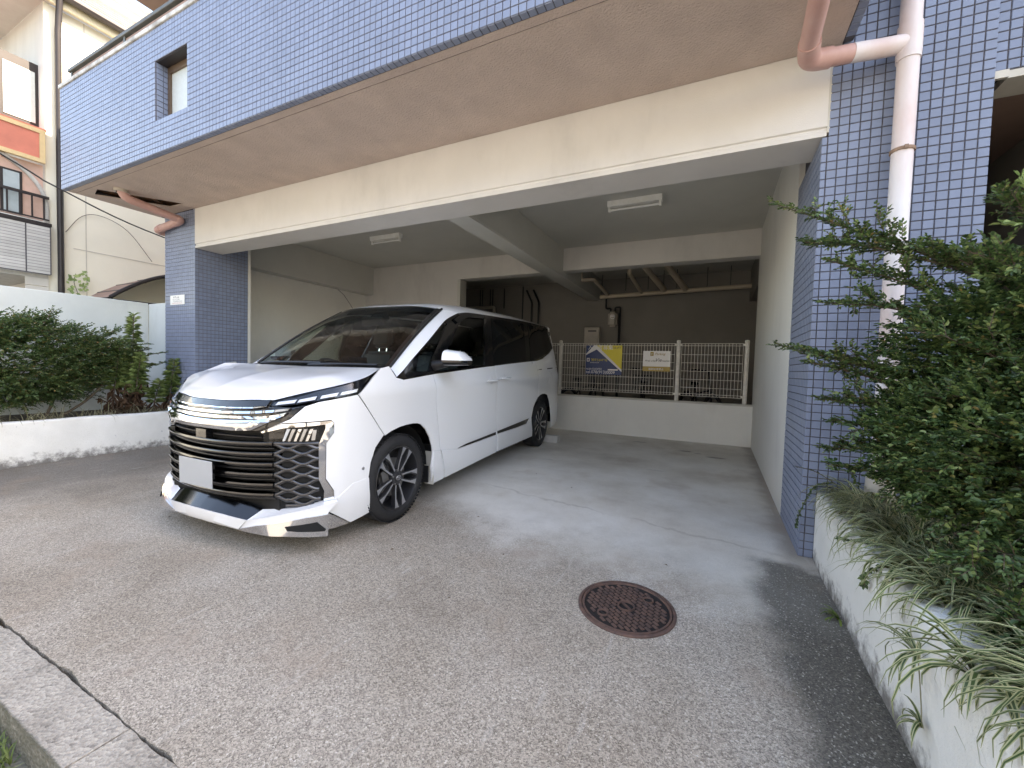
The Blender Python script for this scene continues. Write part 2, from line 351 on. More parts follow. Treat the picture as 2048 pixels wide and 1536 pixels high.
# ground
def concrete():
    m, nt, n, l, b = nodes('driveway_concrete'); P = pos(nt)
    sp = nt.nodes.new('ShaderNodeSeparateXYZ'); l.new(P, sp.inputs[0]); X, Y = sp.outputs[0], sp.outputs[1]
    vo = N(nt, 'ShaderNodeTexVoronoi', Scale=190.); l.new(P, vo.inputs['Vector'])
    vs = nt.nodes.new('ShaderNodeSeparateXYZ'); l.new(vo.outputs['Color'], vs.inputs[0])
    agg = ramp(nt, vs.outputs[0], [(0, (.10, .088, .074)), (.22, (.205, .18, .149)), (.55, (.385, .34, .282)), (.96, (.58, .515, .43)), (1, (.76, .71, .63))])
    fine = noise(nt, 300, 3, .75); agg = mix(nt, .45, agg, ramp(nt, fine, [(.42, (.115, .099, .081)), (.58, (.53, .47, .39))]))
    cl = ramp(nt, noise(nt, 3.2, 8, .65), [(.25, (.59, .56, .505)), (.5, (.665, .635, .575)), (.8, (.72, .69, .625))])
    cl = mix(nt, .40, cl, ramp(nt, noise(nt, 230, 4, .8), [(.36, (.36, .34, .305)), (.64, (.80, .77, .70))]))
    edge = mth(nt, 'ADD', Y, mth(nt, 'MULTIPLY', mth(nt, 'SUBTRACT', noise(nt, 1.1, 6, .65), .5), 1.7))
    slope = mth(nt, 'ADD', edge, mth(nt, 'MULTIPLY', X, .22))
    cleanf = sstep(nt, slope, 1.95, 2.75)
    c = mix(nt, cleanf, agg, cl)
    # grime with outlines of its own
    bl = noise(nt, .9, 6, .62); c = mix(nt, 1.0, c, ramp(nt, bl, [(.28, (.68, .64, .60)), (.45, (.90, .88, .85)), (.58, (1.02, 1.02, 1.02)), (.8, (1.14, 1.13, 1.11))]), 'MULTIPLY')
    wob = mth(nt, 'MULTIPLY', mth(nt, 'SUBTRACT', noise(nt, 2.3, 6, .6), .5), .38)
    wet = mth(nt, 'MULTIPLY', sstep(nt, mth(nt, 'ADD', X, wob), .20, .36), sstep(nt, mth(nt, 'ADD', mth(nt, 'MULTIPLY', Y, -1), wob), -2.98, -2.86))
    c = mix(nt, mth(nt, 'MULTIPLY', wet, .80), c, ramp(nt, vs.outputs[1], [(0, (.035, .033, .028)), (.7, (.085, .08, .068)), (.93, (.14, .13, .11)), (1, (.45, .43, .38))]))
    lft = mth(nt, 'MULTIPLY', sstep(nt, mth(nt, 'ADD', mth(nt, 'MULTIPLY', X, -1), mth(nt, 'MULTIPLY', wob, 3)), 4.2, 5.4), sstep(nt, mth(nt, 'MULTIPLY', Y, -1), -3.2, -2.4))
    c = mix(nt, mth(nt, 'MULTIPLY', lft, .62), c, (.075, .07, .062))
    rs = mth(nt, 'MULTIPLY', sstep(nt, mth(nt, 'ADD', X, mth(nt, 'MULTIPLY', wob, .7)), .36, .50), sstep(nt, Y, 2.75, 3.1))
    c = mix(nt, mth(nt, 'MULTIPLY', rs, .55), c, (.17, .125, .095))
    # oily smears at the back of the bay
    sm = noise(nt, 2.2, 5, .6, stretch=(.6, 3, 1)); c = mix(nt, mth(nt, 'MULTIPLY', mth(nt, 'MULTIPLY', sstep(nt, sm, .66, .80), sstep(nt, Y, 2.6, 3.4)), .45), c, (.22, .21, .195))
    # brown tint in blotches, dried run marks, the crack along the bay mouth, oily marks at the back of the bay
    c = mix(nt, mth(nt, 'MULTIPLY', sstep(nt, noise(nt, 1.6, 5, .6), .52, .70), .35), c, (.30, .225, .165))
    st_ = noise(nt, 7, 5, .65, stretch=(3.5, .5, 1)); c = mix(nt, mth(nt, 'MULTIPLY', mth(nt, 'MULTIPLY', sstep(nt, st_, .58, .72), .22), mth(nt, 'SUBTRACT', 1, wet)), c, (.60, .575, .53))
    wv = mth(nt, 'ADD', mth(nt, 'MULTIPLY', mth(nt, 'SUBTRACT', noise(nt, 3.2, 5, .62), .5), .30), mth(nt, 'MULTIPLY', X, -.16))
    ln = mth(nt, 'ABSOLUTE', mth(nt, 'SUBTRACT', mth(nt, 'SUBTRACT', Y, wv), 3.09))
    ck = mth(nt, 'MULTIPLY', mth(nt, 'SUBTRACT', 1, sstep(nt, ln, .004, .026)), sstep(nt, noise(nt, 2.1, 3, .5), .42, .55))
    c = mix(nt, mth(nt, 'MULTIPLY', mth(nt, 'MULTIPLY', ck, .28), sstep(nt, X, -2.3, -1.6)), c, (.20, .16, .115))
    for (ox, oy, rx, ry) in ((-.30, 6.02, .10, .05), (.06, 5.80, .13, .05), (-.95, 6.35, .12, .03), (-.15, 5.95, .06, .025)):
        dd = mth(nt, 'ADD', mth(nt, 'POWER', mth(nt, 'DIVIDE', mth(nt, 'SUBTRACT', X, ox), rx), 2), mth(nt, 'POWER', mth(nt, 'DIVIDE', mth(nt, 'SUBTRACT', Y, oy), ry), 2))
        c = mix(nt, mth(nt, 'MULTIPLY', mth(nt, 'SUBTRACT', 1, sstep(nt, mth(nt, 'ADD', dd, mth(nt, 'MULTIPLY', noise(nt, 16, 4, .7), 1.2)), .9, 1.5)), .6), c, (.13, .125, .12))
    l.new(c, b.inputs['Base Color'])
    b.inputs['Roughness'].default_value = .82; b.inputs['Specular IOR Level'].default_value = .3
    h = mth(nt, 'MULTIPLY', mth(nt, 'ADD', vo.outputs['Distance'], mth(nt, 'MULTIPLY', fine, .6)), mth(nt, 'SUBTRACT', 1.1, cleanf))
    bump(nt, b, h, .35, .004); return m
MT['concrete'] = concrete()
def kerbmat():
    m, nt, n, l, b = nodes('pebbly_kerb_concrete')
    vo = N(nt, 'ShaderNodeTexVoronoi', Scale=85.); l.new(pos(nt), vo.inputs['Vector'])
    vs = nt.nodes.new('ShaderNodeSeparateXYZ'); l.new(vo.outputs['Color'], vs.inputs[0])
    c = ramp(nt, vs.outputs[0], [(0, (.16, .145, .13)), (.12, (.36, .33, .29)), (.6, (.46, .42, .37)), (1, (.55, .51, .45))])
    c = mix(nt, .5, c, ramp(nt, noise(nt, 300, 3, .7), [(.3, (.20, .185, .16)), (.7, (.60, .56, .49))]))
    c = mix(nt, 1.0, c, ramp(nt, noise(nt, 3, 5, .6), [(.3, (.55, .53, .50)), (.6, (.95, .93, .90))]), 'MULTIPLY')
    sp = nt.nodes.new('ShaderNodeSeparateXYZ'); l.new(pos(nt), sp.inputs[0]); moss_shade = sstep(nt, mth(nt, 'ADD', mth(nt, 'MULTIPLY', sp.outputs[1], -1), mth(nt, 'MULTIPLY', mth(nt, 'SUBTRACT', noise(nt, 30, 4, .7), .5), .02)), -.470, -.462)
    c = mix(nt, mth(nt, 'MULTIPLY', moss_shade, .85), c, (.085, .085, .060))  # street face darkened: moss and the face's shade, both in the colour
    l.new(c, b.inputs['Base Color']); b.inputs['Roughness'].default_value = .9; bump(nt, b, vo.outputs['Distance'], .7, .008); return m
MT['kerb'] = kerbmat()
MT['asphalt'] = simple('bounce_pale_asphalt', (.19, .185, .175), .9, var=.3, vs=150, b=.4, bs=220, bd=.006)  # unseen road paled to bounce more sun under the overhang
def plantermat():
    m, nt, n, l, b = nodes('white_planter_render'); sp = nt.nodes.new('ShaderNodeSeparateXYZ'); l.new(pos(nt), sp.inputs[0]); Z = sp.outputs[2]
    c = ramp(nt, noise(nt, 4, 5), [(.3, (.68, .68, .64)), (.7, (.78, .78, .745))])
    wob = mth(nt, 'MULTIPLY', mth(nt, 'SUBTRACT', noise(nt, 13, 8, .75), .5), .42)
    d = sstep(nt, mth(nt, 'MULTIPLY', mth(nt, 'ADD', Z, wob), -1), -.10, .035)
    c = mix(nt, mth(nt, 'MULTIPLY', d, .85), c, (.075, .065, .058))
    ch = noise(nt, 22, 4, .6, stretch=(1, 1, .6)); c = mix(nt, mth(nt, 'MULTIPLY', sstep(nt, ch, .70, .74), .8), c, (.26, .27, .29))
    l.new(c, b.inputs['Base Color']); b.inputs['Roughness'].default_value = .8; bump(nt, b, noise(nt, 85, 4, .6), .6, .008); return m
MT['planter'] = plantermat()
MT['bwall'] = simple('pale_green_white_render', (.66, .70, .68), .85, var=.1, vs=1.5, b=.35, bs=70, bd=.006, grime=.25)
# ---------------------------------------------------------------- ground
S = 0.02
def gz(y): return S*(y-3.07)
# far ground and street
mb = MB(); mb.quad((-300,-300,-.42),(300,-300,-.42),(300,300,-.42),(-300,300,-.42)); struct(mb.build('ground', MT['soil']))
mb = MB(); mb.quad((-60,-6.0,-.17),(40,-6.0,-.17),(40,.29,-.17),(-60,.29,-.17)); struct(mb.build('road', MT['asphalt']))
# driveway sheet with a ragged street edge
_rn = [random.random() for _ in range(4000)]
def vnoise(x, f, k=0):
    t = x*f+1000+k*37; i = int(math.floor(t)); u = t-i; u = u*u*(3-2*u); return _rn[i%4000]*(1-u)+_rn[(i+1)%4000]*u-.5
def edge_y(x):
    return .6215+.006*vnoise(x, 9)+.005*vnoise(x, 33, 1)+.004*vnoise(x, 90, 2)+max(0, vnoise(x, 4.3, 3)-.34)*.10
xs = [-6.30+i*.02 for i in range(347)]
mb = MB(); vs = []; fs = []
rows = [None, .75, 1.2, 2.0, 3.07, 4.5, 6.0, 9.6]
for r, yy in enumerate(rows):
    for x in xs:
        y = edge_y(x) if r == 0 else yy
        vs.append((x, y, gz(y)))
n = len(xs)
for r in range(len(rows)-1):
    for i in range(n-1): fs.append((r*n+i, r*n+i+1, (r+1)*n+i+1, (r+1)*n+i))
b = len(vs)
for i, x in enumerate(xs): vs.append((x, edge_y(x)+.004, gz(.62)-.12))
for i in range(n-1): fs.append((b+i, b+i+1, i+1, i))
mb.add(vs, fs); struct(mb.build('driveway', MT['concrete'], smooth=40))
mb = MB(); mb.box(-12, 4, .55, .70, -.30, -.10); struct(mb.build('joint_bed', MT['soil']))
# kerb blocks along the street
kerb_bm = None
xk = -9.2
while xk < 3:
    L = 1.9; pts = []
    bm = bmesh.new(); bmesh.ops.create_cube(bm, size=1)
    for v in bm.verts: v.co = (xk+.003+(v.co.x+.5)*(L-.006), .463+(v.co.y+.5)*.150, -.20+(v.co.z+.5)*(.20+gz(.54)))
    bmesh.ops.subdivide_edges(bm, edges=[e for e in bm.edges if abs((e.verts[0].co-e.verts[1].co).x) > .5], cuts=90)
    for v in bm.verts:
        if v.co.y > .6: v.co.y += .006*vnoise(v.co.x, 21, 5)+.004*vnoise(v.co.x, 60, 6)-max(0, vnoise(v.co.x, 6, 7)-.38)*.12
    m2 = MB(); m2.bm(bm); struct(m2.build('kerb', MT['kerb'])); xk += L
# gutter strip between kerb and road
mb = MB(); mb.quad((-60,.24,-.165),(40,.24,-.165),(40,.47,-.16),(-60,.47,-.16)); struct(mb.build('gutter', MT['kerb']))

# ---------------------------------------------------------------- apartment building
apt = thing('apartment_building', (-3.2, 3.07, 0), 'apartment building clad in blue square tiles with an open garage underneath', 'building')
TILES = []      # (corner, ua, va, normal, width, height)
def tile_area(o, ua, va, nrm, w, h, skip=None, pitch=.05, joint=.005):
    o = Vector(o); ua = Vector(ua); va = Vector(va); nx = max(1, round(w/pitch)); nz = max(1, round(h/pitch)); px = w/nx; pz = h/nz
    for i in range(nx):
        for k in range(nz):
            if skip and skip((i+.5)*px, (k+.5)*pz): continue
            TILES.append((o+ua*(i*px+joint/2)+va*(k*pz+joint/2), ua, va, Vector(nrm), px-joint, pz-joint))
XV, YV, ZV = Vector((1,0,0)), Vector((0,1,0)), Vector((0,0,1))
FX0, FX1, FY, FZ0, FZ1 = -7.04, .64, 2.10, 3.063, 4.22
WX0, WX1, WZ0, WZ1 = FX0+2.15, FX0+2.70, FZ0+6*.0503, FZ0+17*.0503
# overhang storey
mb = MB(); t = .006
for x0, x1, z0, z1 in ((FX0, WX0, FZ0, FZ1), (WX1, FX1, FZ0, FZ1), (WX0, WX1, FZ0, WZ0), (WX0, WX1, WZ1, FZ1)):
    mb.box(x0+.001, x1-.001, FY+t, FY+.14, z0+.0005 if z0 != FZ0 else z0+.004, z1-.0005)
mb.box(FX0+.006, FX0+.14, FY+.141, 12, FZ0+.004, FZ1); mb.box(FX1-.14, FX1-.006, FY+.141, 3.06, FZ0+.004, FZ1)
mb.build('overhang_wall', MT['grout'], apt)
tile_area((FX0, FY+t, FZ0), XV, ZV, -YV, FX1-FX0, FZ1-FZ0, skip=lambda a, c: FX0+a > WX0 and FX0+a < WX1 and FZ0+c > WZ0 and FZ0+c < WZ1)
tile_area((WX0-.001, FY+.01, WZ0), YV, ZV, XV, .11, WZ1-WZ0)
tile_area((FX0, FY+.004, FZ0+.004), XV, YV, -ZV, FX1-FX0, .05)
tile_area((FX1-.052, FY+.06, FZ0+.004), XV, YV, -ZV, .05, .85)
# window in the overhang
win = MB(); win.box(WX0+.004, WX0+.045, FY+.10, FY+.135, WZ0+.002, WZ1-.002); win.box(WX1-.045, WX1-.004, FY+.10, FY+.135, WZ0+.002, WZ1-.002)
win.box(WX0+.0455, WX1-.0455, FY+.10, FY+.135, WZ1-.06, WZ1-.002); win.box(WX0+.0455, WX1-.0455, FY+.10, FY+.135, WZ0+.002, WZ0+.03)
wo = win.build('window', MT['bronze'], apt)
mb = MB(); mb.box(WX0+.0455, WX1-.0455, FY+.118, FY+.124, WZ0+.031, WZ1-.061); mb.build('pane', MT['frost'], wo)
mb = MB(); mb.box(WX0+.001, WX1-.001, FY+.012, FY+.098, WZ1-.006, WZ1+.004); mb.build('lintel', MT['dark_metal'], wo)
mb = MB(); mb.box(WX0-.02, WX1+.02, FY+.2, FY+.24, WZ0-.02, WZ1+.02); mb.build('room_blind', MT['interior'], wo)
# coping and balcony railing on top
mb = MB(); mb.box(FX0-.01, FX1+.01, FY-.012, FY+.16, FZ1+.001, FZ1+.042, bev=.006); mb.build('coping', MT['coping'], apt)
rl = MB(); rl.box(FX0+.02, FX1, FY+.06, FY+.12, FZ1+.225, FZ1+.262, bev=.006); railing = rl.build('railing', MT['rail'], apt)
x = FX0+.06
while x < FX1:
    p = MB(); p.box(x, x+.035, FY+.075, FY+.105, FZ1+.043, FZ1+.224); p.build('post', MT['rail'], railing); x += 1.28
p = MB(); p.box(FX0+.10, FX1-.1, FY+.085, FY+.095, FZ1+.15, FZ1+.205); p.build('lower_rail', MT['brown_soffit'], railing)
# upper storeys: set back balcony wall, slab edge above
mb = MB(); mb.box(FX0+.15, 14, 3.30, 12, FZ1+.1, 5.83); mb.build('balcony_wall', MT['dim_wall'], apt)
mb = MB(); mb.box(FX0, 14, 2.10, 12, 5.832, 7.65); mb.build('upper_storeys', MT['grout_light'], apt)  # mass above the slab is unseen; height and width set to shade the driveway
mb = MB(); mb.box(FX0+.002, 13.9, 2.102, 3.29, 5.79, 5.831); mb.build('balcony_soffit', MT['brown_soffit'], apt)
mb = MB(); mb.box(FX0+.15, FX1-.15, FY+.15, 3.29, FZ0+.35, FZ1+.0); mb.build('balcony_floor', MT['grout_light'], apt)
# sprayed soffit, drip groove near the front edge, rotten opening at its left end
HOLE = [(-6.86,2.335),(-6.60,2.270),(-6.12,2.925),(-6.43,2.915)]
def soff(loop, holes):
    V, T, be = fill2d(loop, holes, .12); m = MB(); z = FZ0; nv = len(V)
    m.add([(a, b_, z) for a, b_ in V]+[(a, b_, z+.012) for a, b_ in V], [f[::-1] for f in T]+[(a, b2, nv+b2, nv+a) for a, b2 in be]); return m
soff([(FX0+.008,2.224),(FX1-.055,2.224),(FX1-.055,3.069),(FX0+.008,3.069)], [HOLE]).build('soffit', MT['soffit'], apt)
mb = MB(); mb.box(FX0+.008, FX1-.055, 2.158, 2.216, FZ0, FZ0+.012); mb.build('soffit_border', MT['soffit'], apt)
mb = MB(); mb.box(FX0+.01, FX1-.06, 2.157, 3.06, FZ0+.16, FZ0+.18)
mb.quad((-6.95,2.26,FZ0+.06),(-6.05,2.26,FZ0+.07),(-6.05,3.0,FZ0+.06),(-6.95,3.0,FZ0+.07)); mb.build('soffit_backing', MT['rust'], apt)
for (a, b_) in ((-6.55,-6.30),(-6.25,-6.18)):
    p = MB(); p.obox(((a+b_)/2, 2.72, FZ0+.05), (.018,.02,0), (-.10,.13,0), (0,0,.012)); p.build('broken_batten', MT['rust'], apt)
# front beam with drip moulding
prof = [(3.07,3.062),(3.07,2.612),(3.082,2.606),(3.082,2.590),(3.074,2.584),(3.074,2.556),(3.41,2.556),(3.41,3.178),(3.10,3.178),(3.10,3.062)]
mb = MB(); mb.prism([(a, c) for a, c in prof], (-6.168,0,0), YV, ZV, XV*6.706); mb.build('front_beam', MT['cream'], apt)
mb = MB(); mb.box(.5385, .5525, 3.072, 3.40, 2.575, 3.06); mb.build('mortar_joint', MT['stone_light'], apt)
# columns
def column(x0, x1, y0, y1, z1, name, cut=None):
    m = MB(); m.box(x0+.006, x1-.006, y0+.006, y1, -.08, z1); return m.build(name, MT['grout'], apt)
column(.515, 1.245, 3.07, 3.838, 2.55, 'column'); 
mb = MB(); mb.box(.553, 1.239, 3.076, 3.838, 2.5505, 7.6); mb.build('column', MT['grout'], apt)
tile_area((.515+.03, 3.076, 0), XV, ZV, -YV, .70, 4.3, skip=lambda a, c: c > 2.56 and .545+a < .556)
for k in range(51):
    TILES.append((Vector((.517, 3.076, k*.05+.0025)), XV, ZV, -YV, .025, .045))
tile_area((.521, 3.838, 0), -YV, ZV, -XV, .768, 2.55)
column(-6.91, -6.17, 3.07, 3.76, 3.06, 'column')
tile_area((-6.91, 3.076, 0), XV, ZV, -YV, .74, 3.06)
tile_area((-6.176, 3.07, 0), YV, ZV, XV, .69, 3.05)
# wall right of the column over the side entrance
mb = MB(); mb.box(1.2465, 14, 3.106, 3.30, 2.74, 7.6); mb.build('entrance_wall', MT['grout'], apt)
tile_area((1.247, 3.106, 2.745), XV, ZV, -YV, 1.0, 1.6)
mb = MB(); mb.box(1.25, 3.2, 3.31, 6.5, 2.745, 2.80); mb.build('entrance_soffit', MT['brown_soffit'], apt)
mb = MB(); mb.box(1.2465, 1.30, 3.085, 3.105, 2.70, 2.739); mb.box(1.301, 3.2, 3.10, 3.30, 2.70, 2.738); mb.build('entrance_lintel', MT['stone_light'], apt)
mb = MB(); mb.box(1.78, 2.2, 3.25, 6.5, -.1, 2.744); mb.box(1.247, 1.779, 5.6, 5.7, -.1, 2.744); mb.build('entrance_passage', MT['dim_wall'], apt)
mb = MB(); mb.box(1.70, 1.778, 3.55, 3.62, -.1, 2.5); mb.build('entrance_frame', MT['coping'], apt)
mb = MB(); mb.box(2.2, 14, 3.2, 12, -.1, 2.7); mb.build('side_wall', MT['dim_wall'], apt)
# garage interior
CZ = 3.18
mb = MB(); mb.box(-7.2, 2.5, 3.412, 9.6, CZ, CZ+.15); mb.build('garage_ceiling', MT['ceil'], apt)
mb = MB(); mb.box(.515, .70, 3.8395, 7.0, -.08, CZ-.001); mb.build('garage_wall', MT['white_wall'], apt)
mb = MB(); mb.box(-7.12, -6.97, 3.765, 9.5, -.08, CZ-.001); mb.build('garage_wall', MT['white_wall'], apt)
mb = MB(); mb.box(-6.9695, -6.74, 3.76, 6.798, 2.60, CZ-.0015); mb.build('side_beam', MT['ceil'], apt)
mb = MB(); mb.box(-6.969, -6.1755, 3.7605, 3.80, -.08, CZ-.003); mb.build('garage_wall', MT['white_wall'], apt)
mb = MB(); mb.prism([(3.412,2.705),(9.39,2.705),(9.39,CZ-.001),(3.412,CZ-.001)], (-2.68,0,0), YV, ZV, XV*.27)
mb.box(-2.4098, -2.402, 3.43, 6.79, 2.722, 2.734); mb.build('cross_beam', MT['ceil'], apt)
for x0, x1 in ((-2.409, .5135), (-4.56, -2.681)):
    mb = MB(); mb.box(x0, x1, 6.80, 7.02, 2.80, CZ-.002)
    mb.box(x0+.001, x1-.001, 6.793, 6.7995, 2.812, 2.822); mb.build('back_beam', MT['cream'], apt)
mb = MB(); mb.box(-6.968, -4.5605, 6.80, 7.02, -.08, CZ-.0025); mb.build('back_wall', MT['cream'], apt)
mb = MB(); mb.box(-4.5604, -4.50, 6.803, 7.02, -.08, 2.799); mb.build('opening_jamb', MT['ceil'], apt)
mb = MB(); mb.box(-4.499, .5145, 6.80, 6.95, -.08, .655); mb.build('low_wall', MT['white_wall'], apt)
mb = MB(); mb.box(-4.499, .5146, 6.792, 6.958, .6555, .682); mb.build('low_wall_coping', MT['stone_light'], apt)
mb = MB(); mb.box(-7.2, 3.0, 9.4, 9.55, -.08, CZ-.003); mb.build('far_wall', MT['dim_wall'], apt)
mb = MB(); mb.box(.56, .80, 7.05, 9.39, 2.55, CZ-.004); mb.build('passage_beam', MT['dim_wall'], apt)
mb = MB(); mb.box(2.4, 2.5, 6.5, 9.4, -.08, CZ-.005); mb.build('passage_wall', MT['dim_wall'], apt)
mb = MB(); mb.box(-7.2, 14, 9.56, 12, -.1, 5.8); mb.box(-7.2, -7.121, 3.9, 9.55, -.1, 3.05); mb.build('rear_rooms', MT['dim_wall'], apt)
# hairline crack with a rust trail on the inner wall
mb = MB(); mb.tube([(-6.966,6.05,2.60),(-6.966,6.2,2.52),(-6.966,6.36,2.36),(-6.966,6.5,2.2)], .006, 5); mb.build('wall_crack', MT['grout_light'], apt)

# tiles: the largest 300 are parts of their own, the rest one part
def tile_verts(o, ua, va, nr, w, h, t=.005, bv=.0018):
    a = [o, o+ua*w, o+ua*w+va*h, o+va*h]; c = [o+ua*bv+va*bv, o+ua*(w-bv)+va*bv, o+ua*(w-bv)+va*(h-bv), o+ua*bv+va*(h-bv)]
    return a+[p+nr*(t*.55) for p in a]+[p+nr*t for p in c]
TF = [(0,1,5,4),(1,2,6,5),(2,3,7,6),(3,0,4,7),(4,5,9,8),(5,6,10,9),(6,7,11,10),(7,4,8,11),(8,9,10,11)]
cand = []
for i, (o, ua, va, nr, w, h) in enumerate(TILES):
    if abs(w-.045) < .0007 and abs(h-.045) < .0007 and nr.y < -.5 and o.y > 3 and o.x > .5:
        p = [project(q) for q in (o, o+ua*w, o+va*h)]
        if all(p) and 0 < p[0][0] < 2040 and 4 < p[2][1] and p[0][1] < 900 and not (.79 < o.x+.02 < .93):
            cand.append((abs((p[1][0]-p[0][0])*(p[2][1]-p[0][1])), i))
cand.sort(reverse=True); big = set(i for _, i in cand[:300])
z0 = Vector((0,0,0)); tm = bpy.data.meshes.new('tile')
tm.from_pydata([tuple(v) for v in tile_verts(z0, XV, ZV, -YV, .045, .045)], [], TF); tm.materials.append(MT['tile'])
rest = MB()
for i, (o, ua, va, nr, w, h) in enumerate(TILES):
    if i in big:
        ob = bpy.data.objects.new('tile', tm); COL.objects.link(ob); ob.parent = apt; ob.location = o-ORG[apt]
    else:
        flip = ua.cross(va).dot(nr) < 0
        rest.add(tile_verts(o, ua, va, nr, w, h), [f[::-1] for f in TF] if flip else TF)
stuff(rest.build('tile', MT['tile'], apt))
# ---------------------------------------------------------------- planters and boundary wall
def rounded_wall(name, x0, x1, y0, y1, z0, z1, mat, label, r=.022):
    """planter wall along Y with a rounded, slightly uneven top"""
    prof = [(x0, z0), (x0, z1-r)]+[(x0+r-r*math.cos(a), z1-r+r*math.sin(a)) for a in (math.pi/8, math.pi/4, 3*math.pi/8, math.pi/2)]
    prof += [(x1-r+r*math.sin(a), z1-r+r*math.cos(a)) for a in (0.01, math.pi/8, math.pi/4, 3*math.pi/8, math.pi/2)]+[(x1, z0)]
    ny = int((y1-y0)/.05); vs = []; fs = []; n = len(prof)
    for j in range(ny+1):
        y = y0+(y1-y0)*j/ny
        for a, c in prof: vs.append((a+.003*math.sin(y*9+c*11), y, c+.003*math.sin(y*7+a*13) if c > z0+.05 else c))
    for j in range(ny):
        for i in range(n-1): fs.append((j*n+i, j*n+i+1, (j+1)*n+i+1, (j+1)*n+i))
    fs.append(tuple(range(n))); fs.append(tuple(ny*n+i for i in range(n-1, -1, -1)))
    o = mesh_from(name, vs, [f[::-1] for f in fs], mat, None, 50, None, ((x0+x1)/2, (y0+y1)/2, z0)); return tag(o, label, 'planter')
rounded_wall('planter_wall', .590, .715, .66, 3.066, -.12, .42, MT['planter'], 'low white rendered planter wall beside the right tiled column, striped grass hanging over it')
rounded_wall('planter_wall', -6.365, -6.24, .66, 3.066, -.12, .425, MT['planter'], 'low white rendered planter wall left of the van, dirt-stained along its foot')
mb = MB(); mb.quad((.716,.66,.37),(3.6,.66,.37),(3.6,3.068,.37),(.716,3.068,.37)); struct(mb.build('planter_soil', MT['soil']))
mb = MB(); mb.quad((-7.67,.66,.36),(-6.366,.66,.36),(-6.366,3.34,.36),(-7.67,3.34,.36)); struct(mb.build('planter_soil', MT['soil']))
mb = MB(); mb.box(-7.82, -7.67, -2.0, 3.20, -.2, 1.915, bev=.008); mb.box(-7.669, -6.913, 3.20, 3.34, -.2, 1.905, bev=.006)
tag(mb.build('boundary_wall', MT['bwall'], base=(-7.7, 1, -.2)), 'tall pale green-white boundary wall behind the left shrub', 'wall')

# ---------------------------------------------------------------- neighbouring house
hs = thing('house', (-9.6, 2.7, 0), 'two-storey cream house with slate roof and black drainpipe beyond the boundary wall', 'house')
HX, HY, EZ = -9.6, 2.70, 6.60
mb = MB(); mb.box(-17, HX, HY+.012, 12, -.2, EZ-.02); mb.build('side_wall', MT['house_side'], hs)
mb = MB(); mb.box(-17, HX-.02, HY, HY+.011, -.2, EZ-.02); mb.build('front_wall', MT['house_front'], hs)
mb = MB(); mb.box(HX-.019, HX+.012, HY-.004, HY+.10, -.2, EZ-.03); mb.build('corner_trim', MT['house_side'], hs)
for y in (3.15, 4.35, 5.6):
    m = MB(); m.box(HX+.001, HX+.004, y, y+.012, 0, EZ-.03); m.build('panel_joint', MT['joint'], hs)
for z in (2.86, 4.9):
    m = MB(); m.box(HX+.0012, HX+.0045, HY+.3, 11.9, z, z+.014); m.build('panel_joint', MT['joint'], hs)
# eaves, fascia and hipped slate roof in courses
OV = .12
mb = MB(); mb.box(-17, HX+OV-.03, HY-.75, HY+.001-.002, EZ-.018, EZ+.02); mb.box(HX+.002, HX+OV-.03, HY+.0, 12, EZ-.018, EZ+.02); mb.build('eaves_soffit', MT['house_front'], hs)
mb = MB(); mb.box(HX+OV-.029, HX+OV, HY-.78, 12.3, EZ-.03, EZ+.13); mb.box(-17, HX+OV-.03, HY-.78, HY-.751, EZ-.03, EZ+.13); mb.build('fascia', MT['trim'], hs)
mb = MB(); mb.tube([(HX+OV+.06, HY-.8, EZ+.12), (HX+OV+.06, 12.3, EZ+.10)], .055, 8); mb.build('gutter', MT['dark_metal'], hs)
roof = MB(); pitchz = .95; y = 0
run = 2.2; nc = 20
rp = MB(); rp.add([(HX+OV, HY-.78, EZ+.13), (HX+OV, 12.6, EZ+.13), (HX+OV-run, 12.6, EZ+.13+run*pitchz), (HX+OV-run, HY-.78+run*.9, EZ+.13+run*pitchz)], [(0,1,2,3)])
rp.add([(HX+OV, HY-.78, EZ+.13), (-19, HY-.78, EZ+.13), (-19, HY-.78+run*.9, EZ+.13+run*pitchz), (HX+OV-run, HY-.78+run*.9, EZ+.13+run*pitchz)], [(3,2,1,0)])
ro = rp.build('roof', MT['roof_slate'], hs)
for k in range(nc):
    a0 = run*k/nc; a1 = run*(k+1)/nc; yy0 = HY-.78+a0*.9; z_ = lambda a: EZ+.135+a*pitchz
    m = MB(); c0 = (HX+OV-a0+.02, z_(a0)+.018); c1 = (HX+OV-a1-.02, z_(a1)+.006)
    m.add([(c0[0], yy0, c0[1]), (c0[0], 12.4, c0[1]), (c1[0], 12.4, c1[1]), (c1[0], yy0+.1, c1[1]), (c0[0], yy0, c0[1]-.02), (c0[0], 12.4, c0[1]-.02)], [(0,1,2,3),(4,5,1,0)])
    m.build('slate_course', MT['roof_slate'], ro)
# drainpipe at the corner
mb = MB(); mb.tube([(HX+.075, 2.83, 0), (HX+.075, 2.83, EZ-.42), (HX+OV+.02, 2.83, EZ-.05), (HX+OV+.05, 2.83, EZ+.1)], .04, 10); mb.build('drainpipe', MT['dark_metal'], hs, 40)
